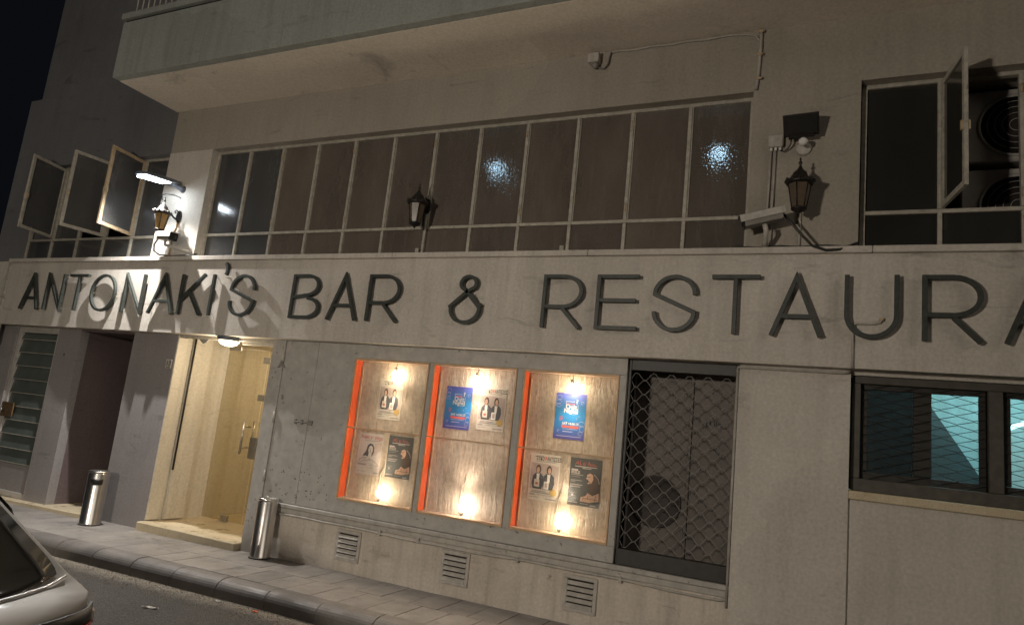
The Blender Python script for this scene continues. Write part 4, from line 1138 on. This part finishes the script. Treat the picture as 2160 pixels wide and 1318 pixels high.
# ------------------------------------------------------------------ assumed post lamp across the street, out of view, added to light the facade
LPX, LPY = -3.6, -8.6
op = thing('assumed_post_lamp', 'assumed warm street lamp on a short post across the street', 'street lamp', (LPX, LPY, ZS := zg(0) - KERB_DROP))
MB().lathe((LPX, LPY, ZS), [(0.16, 0.0), (0.16, 0.05), (0.09, 0.10), (0.075, 0.5), (0.055, 0.6), (0.05, 2.5), (0.07, 2.55)], 20).build('post', M['iron'], op)
MB().lathe((LPX, LPY, ZS + 2.55), [(0.10, 0.0), (0.12, 0.02), (0.19, 0.36), (0.17, 0.37)], 20).build('lantern_glass', clear_glass('assumed_post_lamp_glass', (0.97, 0.95, 0.9)), op)
MB().lathe((LPX, LPY, ZS + 2.92), [(0.21, 0.0), (0.21, 0.03), (0.10, 0.14), (0.03, 0.18), (0.004, 0.24)], 20).build('roof', M['iron'], op)
MB().lathe((LPX, LPY, ZS + 2.74), [(0.004, -0.09), (0.05, -0.06), (0.06, 0.0), (0.05, 0.06), (0.004, 0.09)], 16).build('bulb', emit('assumed_post_lamp_bulb', (1.0, 0.86, 0.70), 30.0), op)
ol = bpy.data.lights.new('assumed_post_light', 'POINT'); ol.energy = 1060; ol.color = (1.0, 0.90, 0.79); ol.shadow_soft_size = 0.22
oo = bpy.data.objects.new('assumed_post_light', ol); COL.objects.link(oo); oo.parent = op; oo.location = (0, 0, 2.74)

# ------------------------------------------------------------------ LED street lamp on the pillar
sl = thing('street_lamp', 'lit flat LED street lamp on the left pillar', 'street lamp', (-7.78, UY, 4.16))
hx0 = -7.78
ang = Vector((0, -0.55, -0.065)).normalized(); axx = Vector((1, 0, 0)); upv = axx.cross(ang) * -1
c0 = Vector((hx0, UY - 0.10, 4.225))
prof = [(-0.02, 0.05, 0.028), (0.03, 0.085, 0.034), (0.12, 0.115, 0.034), (0.30, 0.12, 0.030), (0.44, 0.115, 0.026), (0.50, 0.095, 0.022), (0.52, 0.06, 0.016)]
V = []
for d, hw, th in prof:
    for (a, b) in ((-1, -0.6), (-0.8, 0.6), (-0.3, 1.0), (0.3, 1.0), (0.8, 0.6), (1, -0.6), (0.8, -0.9), (-0.8, -0.9)):
        V.append(c0 + ang * d + axx * (hw * a) + upv * (th * b))
n = 8; F = []
for i in range(len(prof) - 1):
    for k in range(n): F.append((i * n + k, i * n + (k + 1) % n, (i + 1) * n + (k + 1) % n, (i + 1) * n + k))
F += [tuple(range(n)), tuple(range((len(prof) - 1) * n, len(prof) * n))]
MB().add(V, F).build('head', M['lampgrey'], sl, 0.004)
MB().obox(c0 + ang * 0.30 - upv * 0.036, ang, 0.175, axx, 0.082, 0.004).build('lens', emit('led_lens', (0.82, 0.91, 1.0), 40.0), sl)
MB().tube([c0 + ang * 0.02 - upv * 0.02, c0 - Vector((0, -0.05, 0.03)), Vector((hx0 + 0.05, UY - 0.03, 4.165)), Vector((hx0 + 0.05, UY - 0.0005, 4.165))], [0.03, 0.032, 0.035, 0.05], 12).build('arm', M['lampgrey'], sl)
ld = bpy.data.lights.new('led_light', 'SPOT'); ld.energy = 800; ld.color = (1.0, 0.96, 0.92); ld.spot_size = R(164); ld.spot_blend = 1.0; ld.shadow_soft_size = 0.02
lo = bpy.data.objects.new('led_light', ld); COL.objects.link(lo); lo.parent = sl
lo.location = c0 + ang * 0.36 - upv * 0.050 - ORIG[sl.name]
lo.rotation_euler = Vector((0, -0.52, -0.85)).to_track_quat('-Z', 'Y').to_euler()
# hook and bracket under the lamp
hk = thing('lamp_hook', 'small T-shaped iron hook on the pillar under the street lamp', 'hook', (-7.86, UY, 4.05))
MB().tube([(-7.93, UY - 0.17, 4.04), (-7.80, UY - 0.17, 4.05)], 0.008, 6).tube([(-7.87, UY - 0.17, 4.045), (-7.86, UY - 0.17, 3.97)], 0.007, 6).tube([(-7.80, UY - 0.17, 4.05), (-7.76, UY - 0.08, 4.06), (-7.74, UY - 0.0005, 4.05)], 0.007, 6).build('bar', M['iron'], hk)

# ------------------------------------------------------------------ wall lanterns
def lantern(xw, zw, reach, label, glass_mat, yw=UY, frame=M['iron']):
    """xw, zw: centre of the wall plate; the lantern hangs `reach` in front of the wall"""
    t = thing('wall_lantern', label, 'lantern', (xw, yw, zw), 'iron wall lanterns above the sign')
    yc = yw - reach
    zc = zw - 0.02
    # wall plate and swan arm
    pl_ = MB().prism_xz([(xw + 0.045 * math.cos(a) * (1.0), zw + 0.085 * math.sin(a)) for a in [2 * math.pi * k / 14 for k in range(14)]], yw - 0.022, yw - 0.0005)
    pl_.build('wall_plate', frame, t, 0.004)
    arm = MB().tube([(xw, yw - 0.02, zw - 0.05), (xw, yw - reach * 0.35, zw - 0.03), (xw, yw - reach * 0.7, zw + 0.03), (xw, yc, zw + 0.06)], [0.014, 0.012, 0.011, 0.010], 8)
    arm.tube([(xw, yw - 0.02, zw + 0.055), (xw, yw - 0.06, zw + 0.075), (xw, yw - 0.085, zw + 0.05), (xw, yw - 0.06, zw + 0.035)], 0.008, 6)
    arm.build('arm', frame, t)
    # roof: finial, dome, cornice crown
    MB().lathe((xw, yc, zc), [(0.004, 0.205), (0.010, 0.19), (0.006, 0.175), (0.014, 0.165), (0.016, 0.155), (0.007, 0.145), (0.012, 0.125), (0.020, 0.11), (0.030, 0.095), (0.052, 0.075), (0.060, 0.05), (0.064, 0.035), (0.098, 0.012), (0.108, -0.005), (0.104, -0.022), (0.09, -0.026)], 18).build('roof', frame, t)
    cr = MB()
    for k in range(12):
        a = 2 * math.pi * k / 12
        cr.lathe((xw + 0.104 * math.cos(a), yc + 0.104 * math.sin(a), zc - 0.002), [(0.004, -0.012), (0.014, 0.0), (0.012, 0.014), (0.004, 0.022)], 6)
    cr.build('crown', frame, t)
    # tapered hexagonal glass body with glazing bars
    n6 = 6
    top = [(xw + 0.088 * math.cos(2 * math.pi * k / n6 + 0.3), yc + 0.088 * math.sin(2 * math.pi * k / n6 + 0.3), zc - 0.027) for k in range(n6)]
    bot = [(xw + 0.054 * math.cos(2 * math.pi * k / n6 + 0.3), yc + 0.054 * math.sin(2 * math.pi * k / n6 + 0.3), zc - 0.225) for k in range(n6)]
    for k in range(n6):
        k2 = (k + 1) % n6
        c = Vector(((top[k][0] + bot[k2][0]) / 2, (top[k][1] + bot[k2][1]) / 2, 0)) - Vector((xw, yc, 0))
        off = c.normalized() * 0.002
        q = [Vector(top[k]), Vector(top[k2]), Vector(bot[k2]), Vector(bot[k])]
        MB().add([p for p in q] + [p - off for p in q], [(0, 1, 2, 3), (7, 6, 5, 4), (0, 4, 5, 1), (1, 5, 6, 2), (2, 6, 7, 3), (3, 7, 4, 0)]).build('glass_side', glass_mat, t)
    for k in range(n6):
        MB().tube([top[k], bot[k]], 0.0055, 6).build('glazing_bar', frame, t)
    MB().lathe((xw, yc, zc - 0.225), [(0.060, 0.004), (0.062, -0.006), (0.050, -0.018), (0.030, -0.028), (0.014, -0.036), (0.010, -0.05), (0.004, -0.058)], 14).build('base', frame, t)
    MB().lathe((xw, yc, zc - 0.20), [(0.012, 0.0), (0.014, 0.08), (0.008, 0.10)], 10).build('candle_tube', M['paleplastic'], t)
    return t
lantern(-7.70, 3.79, 0.25, 'wall lantern with amber glass directly under the lit street lamp', M['amber'])
lantern(-4.00, 3.80, 0.20, 'dark wall lantern hanging before the middle of the strip window', M['amberdim'], yw=0.0)
lantern(-0.305, 3.77, 0.22, 'dark wall lantern on the right pillar under the floodlight', M['amberdim'])
# post carrying the middle lantern in front of the window, conduits feeding lanterns
t = thing('conduit_run', 'thin rod from the middle lantern plate down to the ledge', 'pipe', (-4.0, -0.02, 3.25))
MB().tube([(-4.0, 0.0, 3.241), (-4.0, 0.0, 3.74)], 0.012, 8).build('rod', M['trim'], t)
t = thing('conduit_run', 'thin pipe from the ledge up to the right pillar lantern', 'pipe', (-0.30, UY, 3.25))
MB().tube([(-0.305, UY - 0.016, 3.241), (-0.305, UY - 0.016, 3.69)], 0.010, 8).build('pipe', M['conduit'], t)
t = thing('conduit_run', 'dark pipe from the amber lantern plate down to the ledge', 'pipe', (-7.78, UY, 3.25))
MB().tube([(-7.745, UY - 0.016, 3.241), (-7.745, UY - 0.018, 3.5), (-7.71, UY - 0.018, 3.71)], 0.013, 8).build('pipe', M['trimrust'], t)

# ------------------------------------------------------------------ floodlight with sensor, junction box
t = thing('floodlight', 'dark unlit floodlight tilted down above the right lantern', 'floodlight', (-0.32, UY, 4.33))
c = Vector((-0.315, UY - 0.15, 4.27)); ax_ = Vector((1, 0.0, 0.04)).normalized(); nrm = Vector((0.05, -0.80, -0.60)).normalized(); upp = nrm.cross(ax_)
hou = MB()
P = []
for (d, s_) in ((0.0, 1.0), (-0.07, 0.8)):
    for (i, j) in ((-1, -1), (1, -1), (1, 1), (-1, 1)): P.append(c + nrm * d + ax_ * (0.14 * i * s_) + upp * (0.095 * j * s_))
hou.add(P, [(0, 1, 2, 3), (7, 6, 5, 4), (0, 4, 5, 1), (1, 5, 6, 2), (2, 6, 7, 3), (3, 7, 4, 0)])
hou.build('housing', M['iron'], t, 0.008, 2)
MB().obox(c + nrm * 0.004, ax_, 0.12, upp, 0.075, 0.0035).build('front_glass', M['panedark'], t)
MB().obox(c - upp * 0.085 + nrm * 0.012, ax_, 0.10, upp, 0.018, 0.012).build('lip', M['iron'], t, 0.003)
MB().tube([c - nrm * 0.06, Vector((-0.31, UY - 0.05, 4.21)), Vector((-0.31, UY - 0.0005, 4.19))], 0.018, 8).build('bracket', M['iron'], t)
MB().lathe((-0.295, UY - 0.13, 4.13), [(0.02, 0.03), (0.036, 0.012), (0.038, -0.005), (0.03, -0.022), (0.014, -0.033), (0.003, -0.036)], 18).build('sensor_dome', M['white'], t)
MB().lathe((-0.295, UY - 0.0005, 4.12), [(0.06, 0.0), (0.06, 0.02), (0.045, 0.03)], 20, (0, -1, 0)).build('base_plate', M['paleplastic'], t)
t = thing('junction_box', 'square junction box on right pillar with two pipes below', 'junction box', (-0.51, UY, 4.2))
bx('box', M['paleplastic'], t, -0.575, -0.455, UY - 0.05, UY - 0.0005, 4.14, 4.25, bevel=0.008)
for xx in (-0.55, -0.515, -0.48): MB().tube([(xx, UY - 0.025, 4.1395), (xx, UY - 0.025, 4.115)], 0.011, 8).build('cable_gland', M['white'], t)
for xx in (-0.553, -0.517): MB().tube([(xx, UY - 0.02, 4.114), (xx - 0.006, UY - 0.02, 3.7), (xx - 0.012, UY - 0.02, 3.241)], 0.0095, 8).build('pipe', M['conduit'], t)
MB().tube([(-0.48, UY - 0.025, 4.114), (-0.45, UY - 0.03, 4.10), (-0.415, UY - 0.04, 4.12), (-0.395, UY - 0.06, 4.15), (-0.39, UY - 0.08, 4.19)], 0.006, 6).build('flex', M['cable'], t)

# ------------------------------------------------------------------ box cameras
def box_camera(label, c, d, foot, mat, L=0.34, cable=None, s=0.052):
    t = thing('security_camera', label, 'camera', foot)
    c = Vector(c); d = Vector(d).normalized(); side = Vector((0, 0, 1)).cross(d).normalized(); u = d.cross(side)
    MB().obox(c, d, L / 2 - 0.02, side, s, s * 0.9).build('housing', mat, t, 0.010, 2)
    MB().obox(c + u * (s * 0.9 + 0.006) + d * 0.01, d, L / 2 + 0.01, side, s + 0.008, 0.004).build('sun_shield', mat, t, 0.003)
    for sd in (-1, 1): MB().obox(c + side * (sd * (s + 0.0085)) + u * 0.022, d, L / 2 + 0.005, side, 0.002, s * 0.55).build('shield_flank', M['paleplastic'], t)
    MB().obox(c + d * (L / 2 - 0.012), side, s + 0.002, u, s * 0.9, 0.012).build('front_bezel', M['blackplastic'], t, 0.004)
    MB().lathe(c + d * (L / 2 + 0.0005), [(0.03, 0.0), (0.03, 0.006), (0.022, 0.008)], 16, d).build('lens', M['panedark'], t)
    f = Vector(foot)
    MB().tube([c - u * s, c - u * (s + 0.05), (c - u * (s + 0.05)) * 0.5 + f * 0.5, f], [0.022, 0.020, 0.018, 0.024], 10).build('bracket', M['paleplastic'], t)
    if cable: MB().tube(cable, 0.011, 8).build('lead', M['cable'], t)
    return t
box_camera('security camera on arm below the amber lantern by the street lamp', (-7.54, -0.33, 3.45), (1.0, -0.10, -0.07), (-7.36, UY - 0.005, 3.31), M['camwhite'],
           0.30, [(-7.68, -0.33, 3.43), (-7.74, -0.33, 3.36), (-7.76, -0.30, 3.28), (-7.72, -0.25, 3.245), (-7.6, -0.16, 3.25), (-7.35, -0.14, 3.262), (-7.28, -0.06, 3.30)])
box_camera('security camera on right pillar pointing left with drooping cable', (-0.57, -0.30, 3.45), (-1.0, -0.12, -0.26), (-0.56, -0.15, 3.245), M['camwhite'],
           0.34, [(-0.415, -0.28, 3.485), (-0.36, -0.27, 3.42), (-0.29, -0.27, 3.33), (-0.20, -0.25, 3.23), (-0.10, -0.22, 3.20), (0.0, -0.20, 3.21), (0.07, -0.16, 3.25), (0.13, -0.12, 3.285)])
t = thing('cable_run', 'black cables lying along the ledge under the right pillar', 'cable', (-0.4, -0.12, 3.25))
for dy, dz, ph in ((0.0, 0.0, 0.0), (0.012, 0.014, 1.3), (-0.01, 0.006, 2.2)):
    MB().tube([(-0.80 + 0.09 * i, -0.125 + dy, 3.252 + dz + 0.006 * math.sin(i * 1.7 + ph)) for i in range(11)], 0.007, 6).build('strand', M['cable'], t)

# ------------------------------------------------------------------ wall box and conduit under the balcony
t = thing('junction_box', 'small pale box high under the balcony with trailing cable', 'junction box', (-2.21, UY, 5.2))
bx('box', M['paleplastic'], t, -2.27, -2.16, UY - 0.09, UY - 0.0005, 5.14, 5.24, bevel=0.006)
MB().lathe((-2.20, UY - 0.05, 5.11), [(0.035, 0.03), (0.035, 0.0), (0.02, -0.02), (0.004, -0.025)], 14).build('sensor', M['greyplastic'], t)
MB().tube([(-2.17, UY - 0.03, 5.10), (-2.12, UY - 0.03, 5.09), (-2.08, UY - 0.03, 5.13), (-2.075, UY - 0.02, 5.2), (-2.06, UY - 0.02, 5.255)], 0.009, 6).build('lead', M['greyplastic'], t)
t = thing('conduit_run', 'sagging conduit along the balcony soffit edge turning down to the window corner', 'pipe', (-1.2, UY, 5.2))
pts = [(-2.06 + 0.1 * i, UY - 0.014, 5.255 + 0.007 * math.sin(i * 1.9)) for i in range(13)] + [(-0.80, UY - 0.014, 5.245), (-0.72, UY - 0.014, 5.22), (-0.69, UY - 0.014, 5.17)]
MB().tube(pts, 0.008, 6).build('pipe', M['conduit'], t)
MB().tube([(-0.675, UY - 0.016, 5.27), (-0.675, UY - 0.016, 5.1), (-0.685, UY - 0.016, 4.85), (-0.70, UY - 0.016, 4.70)], 0.015, 8).build('drop_pipe', M['conduit'], t)
for zz in (5.25, 5.03, 4.80): MB().tube([(-0.70, UY - 0.03, zz), (-0.65, UY - 0.03, zz)], 0.012, 6).build('clip', M['trimrust'], t)

# ------------------------------------------------------------------ air conditioners behind the open casement
for i, zc_ in enumerate((4.33, 3.66)):
    t = thing('air_conditioner', ('upper dark fan unit behind the open right casement', 'lower dark fan unit behind the open right casement')[i], 'air conditioner', (1.25, 0.2, zc_ - 0.3), 'fan units in the dark room')
    bx('casing', M['acbody'], t, 0.86, 1.72, 0.22, 0.53, zc_ - 0.30, zc_ + 0.31, bevel=0.012)
    MB().lathe((1.24, 0.2195, zc_), [(0.262, 0.0), (0.262, 0.012), (0.245, 0.014), (0.24, 0.001)], 40, (0, -1, 0)).build('fan_ring', M['acbody'], t)
    MB().lathe((1.24, 0.2165, zc_), [(0.24, 0.0), (0.002, 0.001)], 40, (0, -1, 0)).build('fan_mouth', M['room'], t)
    for k in range(4): MB().tube([(1.24 + (0.05 + 0.05 * k) * math.cos(2 * math.pi * q / 28), 0.210, zc_ + (0.05 + 0.05 * k) * math.sin(2 * math.pi * q / 28)) for q in range(28)], 0.003, 4, closed=True).build('guard_ring', M['acbody'], t)

# ------------------------------------------------------------------ steel litter bins
def bin_(x, y, r, h, label, ash):
    z = zg(x) + 0.002
    t = thing('litter_bin', label, 'bin', (x, y, z), 'polished steel bins on the pavement')
    MB().lathe((x, y, z), [(r * 0.97, 0.0), (r * 1.03, 0.008), (r * 1.03, 0.022), (r, 0.028), (r, h - 0.012), (r * 0.985, h)], 40).build('body', M['steel'], t)
    MB().lathe((x, y, z + h), [(r * 0.985, 0.0), (r * 1.01, 0.006), (r * 1.01, 0.022), (r * 0.93, 0.026), (r * 0.80, 0.012), (r * 0.4, 0.008), (0.005, 0.008)], 40).build('rim', M['steel'], t)
    MB().lathe((x, y, z + 0.0005), [(r * 1.06, 0.0), (r * 1.06, 0.010), (r * 0.9, 0.011)], 40).build('base_ring', M['blackplastic'], t)
    if ash:
        d = Vector((0.72, -0.69, 0))
        cc = Vector((x, y, z + h - 0.13)) + d * (r * 0.75)
        MB().lathe(cc, [(0.055, 0.0), (0.066, 0.004), (0.068, 0.05), (0.066, 0.065), (0.05, 0.065)], 26).build('ashtray', M['blackplastic'], t)
    else:
        MB().lathe((x, y, z + h + 0.004), [(r * 0.78, 0.0), (r * 0.78, 0.005), (r * 0.7, 0.008)], 30).build('ash_grate', M['brushed'], t)
        MB().tube([(x - r * 0.7, y, z + h + 0.012), (x, y - r * 0.2, z + h + 0.04), (x + r * 0.7, y, z + h + 0.012)], 0.004, 6).build('grate_handle', M['steel'], t)
    return t
bin_(-5.43, -0.135, 0.105, 0.585, 'tall steel bin standing between the lit entrance and shutter', False)
bin_(-7.97, -0.28, 0.115, 0.60, 'steel bin with black ashtray in front of the dark recess', True)

# ------------------------------------------------------------------ neighbour on the far left
t = thing('neighbour_house', 'dim grey neighbouring house beyond the far left corner', 'house', (-14, 1, zg(-12)))
nbm = plaster('neighbour_plaster', (0.26, 0.25, 0.235), (0.12, 0.115, 0.105), 0.6)
bx('wall', nbm, t, -18, -11.765, 0.25, 4.5, -0.45, 3.75)
bx('cornice', nbm, t, -18, -11.77, 0.18, 0.2495, 3.6, 3.74, bevel=0.01)
bx('window', M['panedark'], t, -12.6, -11.95, 0.235, 0.2495, 2.55, 3.2)
bx('window_hood', nbm, t, -12.65, -11.9, 0.12, 0.2345, 3.22, 3.28, bevel=0.006)

# ------------------------------------------------------------------ white hatchback parked at lower left
CY = -4.40; ZR = zg(-5) - KERB_DROP - 0.02
car = thing('parked_car', 'white hatchback, rear corner with dark glass and red tail lamp', 'car', (-4.9, CY, ZR))
XR, XF = -3.02, -7.02
def plan(x, z):
    """half width of the body at length x and height z above road"""
    W = 0.865 - 0.03 * max(0, (0.45 - z)) - 0.05 * max(0.0, z - 0.62)
    xr = XR - 0.05 * max(0.0, z - 0.45) - 0.05 * max(0, 0.3 - z)
    xf = XF + 0.25 * max(0.0, z - 0.45)
    if x > xr - 0.75:
        u_ = min(1.0, max(0.0, (x - (xr - 0.75)) / 0.75)); return W * (1 - u_ ** 6) ** 0.45
    if x < xf + 0.85:
        u_ = min(1.0, max(0.0, ((xf + 0.85) - x) / 0.85)); return W * (1 - u_ ** 4) ** 0.45
    return W
def topz(x):
    """height of the body/greenhouse silhouette above road"""
    pts = [(-7.02, 0.62), (-6.85, 0.74), (-6.3, 0.86), (-5.95, 0.93), (-5.35, 1.33), (-5.0, 1.42), (-4.6, 1.44), (-4.30, 1.405), (-3.80, 1.085), (-3.46, 0.835), (-3.36, 0.785), (-3.15, 0.755), (-3.02, 0.70)]
    for (xa, za), (xb2, zb2) in zip(pts, pts[1:]):
        if xa <= x <= xb2:
            t_ = (x - xa) / (xb2 - xa); return za + (zb2 - za) * t_
    return 0.7
BELT = 0.78
def roofw(x):
    pts = [(-7.1, 0.80), (-5.95, 0.74), (-5.35, 0.60), (-4.6, 0.585), (-4.30, 0.56), (-3.80, 0.675), (-3.42, 0.81), (-3.0, 0.86)]
    for (xa, za), (xb2, zb2) in zip(pts, pts[1:]):
        if xa <= x <= xb2: return za + (zb2 - za) * (x - xa) / (xb2 - xa)
    return 0.8
stx = [XR - 0.002, XR - 0.008, XR - 0.02, XR - 0.05, XR - 0.10, XR - 0.17, XR - 0.25, -3.36, -3.46, -3.6, -3.8, -4.05, -4.30, -4.6, -5.0, -5.35, -5.65, -5.95, -6.3, -6.6, -6.85, -6.95, -7.0, -7.015]
secs = []
for x in stx:
    tz = topz(x)
    pts = []
    for z_ in (0.20, 0.30, 0.42, 0.52, 0.60, 0.68):
        zz = min(z_, tz - 0.02 + 0.001 * z_)
        pts.append((plan(x, zz), zz))
    wb = plan(x, min(BELT, tz)); zb2 = min(BELT, tz - 0.01)
    pts.append((wb * 0.995, zb2))
    wr = min(roofw(x), wb * 0.985)
    for (f_, g_) in ((0.35, 0.45), (0.75, 0.86), (1.0, 0.985)):
        pts.append((wb + (wr - wb) * f_, zb2 + (tz - zb2) * g_))
    for f_ in (0.8, 0.5, 0.0): pts.append((wr * f_, tz + 0.022 * (1 - f_ * f_)))
    secs.append(pts)
def car_pt(x, y, z): return (x, CY + y, ZR + z)
V = []; F = []
ns = len(secs[0]); full = 2 * ns - 1
for x, sc in zip(stx, secs):
    ring = [(w, z_) for w, z_ in sc] + [(-w, z_) for w, z_ in reversed(sc[:-1])]
    V += [car_pt(x, w, z_) for w, z_ in ring]
for i in range(len(stx) - 1):
    for k in range(full - 1): F.append((i * full + k, i * full + k + 1, (i + 1) * full + k + 1, (i + 1) * full + k))
    F.append((i * full + full - 1, i * full, (i + 1) * full, (i + 1) * full + full - 1))
F += [tuple(range(full)), tuple(reversed(range((len(stx) - 1) * full, len(stx) * full)))]
mt, nt, P_, out = new_mat('white_car_paint')
P_.inputs['Base Color'].default_value = (0.41, 0.395, 0.37, 1); P_.inputs['Roughness'].default_value = 0.55; P_.inputs['Coat Weight'].default_value = 0.1; P_.inputs['Coat Roughness'].default_value = 0.06
nt.links.new(bump(nt, noise(nt, position(nt), 3, 2), 0.03, 0.01), P_.inputs['Normal'])
M['carpaint'] = mt
body = MB().add(V, F, True).build('body', M['carpaint'], car)
M['carglass'] = paint('dark_car_glass', (0.010, 0.011, 0.011), 0.06, 0.1, scale=3, bumpy=0.0, spec=0.6)
def top_patch(name, xa, xb2, inset, mat, lift, nx=12, ny=14, w_scale=None, bow=0.0):
    V = []
    for i in range(nx + 1):
        x = xa + (xb2 - xa) * i / nx
        for j in range(ny + 1):
            v_ = -1 + 2 * j / ny
            e = (2 * i / nx - 1)
            rc = 1 - 0.05 * abs(e) ** 10
            wr = (min(roofw(x), plan(x, min(BELT, topz(x))) * 0.985) - inset) * rc
            xo = x + bow * (1 - v_ * v_) * (1 if i == 0 else (1 - i / nx))
            y = wr * v_
            zz = topz(xo) + 0.022 * (1 - (y / max(0.1, roofw(xo))) ** 2) + lift
            V.append(car_pt(xo + lift * 0.6, y, zz))
    F = [(i * (ny + 1) + j, i * (ny + 1) + j + 1, (i + 1) * (ny + 1) + j + 1, (i + 1) * (ny + 1) + j) for i in range(nx) for j in range(ny)]
    o = MB().add(V, F, True).build(name, mat, car)
    so = o.modifiers.new('thick', 'SOLIDIFY'); so.thickness = 0.006; so.offset = -1
    return o
top_patch('rear_window', -3.43, -4.27, 0.028, M['carglass'], 0.008, nx=24, bow=0.20)
tp = []
for j in range(25):
    v_ = -1 + 2 * j / 24
    xo = -3.415 + 0.20 * (1 - v_ * v_)
    yy = 0.775 * v_
    tp.append(car_pt(xo + 0.008, yy, topz(xo) + 0.022 * (1 - (yy / 0.83) ** 2) + 0.006))
MB().tube(tp, 0.006, 6).build('window_trim', M['brushed'], car)
top_patch('windscreen', -5.38, -5.92, 0.05, M['carglass'], 0.006)
def side_patch(name, x0, x1, z0, z1, mat, lift, nx=14, nz=4, sd=(1,)):
    for s_ in sd:
        V = []
        for i in range(nx + 1):
            x = x0 + (x1 - x0) * i / nx
            for j in range(nz + 1):
                z_ = z0 + (z1 - z0) * j / nz
                V.append(car_pt(x, s_ * (plan(x, z_) + lift), z_))
        F = [(i * (nz + 1) + j, i * (nz + 1) + j + 1, (i + 1) * (nz + 1) + j + 1, (i + 1) * (nz + 1) + j) for i in range(nx) for j in range(nz)]
        o = MB().add(V, F, True).build(name, mat, car)
        so = o.modifiers.new('thick', 'SOLIDIFY'); so.thickness = 0.012; so.offset = 0
def side_glass(x0, x1):
    for s_ in (1, -1):
        V = []; nx = 8
        for i in range(nx + 1):
            x = x0 + (x1 - x0) * i / nx
            wb = plan(x, BELT) * 0.995; wr = min(roofw(x), wb * 0.985); tz = topz(x)
            for f_ in (0.06, 0.5, 0.93):
                V.append(car_pt(x, s_ * (wb + (wr - wb) * (f_ * 0.85) + 0.012), BELT + (tz - BELT) * min(0.9, f_)))
        F = [(i * 3 + j, i * 3 + j + 1, (i + 1) * 3 + j + 1, (i + 1) * 3 + j) for i in range(nx) for j in range(2)]
        o = MB().add(V, F, True).build('side_window', M['carglass'], car)
        so = o.modifiers.new('thick', 'SOLIDIFY'); so.thickness = 0.006; so.offset = 0
side_glass(-3.85, -4.55); side_glass(-4.60, -5.45)
M['tail'] = paint('red_tail_lamp', (0.42, 0.035, 0.018), 0.12, 0.2, scale=30, bumpy=0.05)
M['tailclear'] = paint('clear_tail_lamp', (0.55, 0.45, 0.40), 0.1, 0.2, scale=40, bumpy=0.1)
# dark trim strip across the tailgate edge following the rear outline
def rear_strip(name, z0, z1, ya, yb, mat, lift, n=26):
    V = []
    for i in range(n + 1):
        y = ya + (yb - ya) * i / n
        for z_ in (z0, (z0 + z1) / 2, z1):
            xr = XR - 0.05 * max(0.0, z_ - 0.45) - 0.05 * max(0, 0.3 - z_)
            W = 0.865 - 0.03 * max(0, (0.45 - z_)) - 0.05 * max(0.0, z_ - 0.62)
            a = min(0.9995, abs(y) / W)
            u_ = (1 - a ** (1 / 0.45)) ** (1 / 6)
            x = (xr - 0.75) + 0.75 * u_
            V.append(car_pt(x + lift, y * (1 + lift * 0.8), z_))
    F = [(i * 3 + j, i * 3 + j + 1, (i + 1) * 3 + j + 1, (i + 1) * 3 + j) for i in range(n) for j in range(2)]
    o = MB().add(V, F, True).build(name, mat, car)
    so = o.modifiers.new('thick', 'SOLIDIFY'); so.thickness = 0.014; so.offset = 0
rear_strip('tail_trim', 0.66, 0.728, -0.81, 0.81, M['blackplastic'], 0.012)
for s_ in (1, -1):
    rear_strip('tail_lamp', 0.48, 0.652, s_ * 0.60, s_ * 0.862, M['tail'], 0.014)
    rear_strip('lamp_lens', 0.64, 0.69, s_ * 0.795, s_ * 0.86, M['tailclear'], 0.020)
rear_strip('rear_bumper', 0.22, 0.33, -0.80, 0.80, M['blackplastic'], 0.008)
rear_strip('number_plate', 0.46, 0.57, -0.26, 0.26, M['paleplastic'], 0.004, 8)
for wx in (-3.72, -6.25):
    for s_ in (1, -1):
        wc = Vector(car_pt(wx, s_ * 0.78, 0.305))
        w = MB().lathe(wc, [(0.19, -0.10), (0.29, -0.10), (0.305, -0.07), (0.305, 0.07), (0.29, 0.095), (0.20, 0.095)], 32, (0, s_, 0)).build('wheel', M['blackplastic'], car)
        MB().lathe(wc, [(0.195, 0.06), (0.195, 0.096), (0.17, 0.098), (0.16, 0.07), (0.05, 0.085), (0.03, 0.09)], 28, (0, s_, 0)).build('rim', M['brushed'], w)
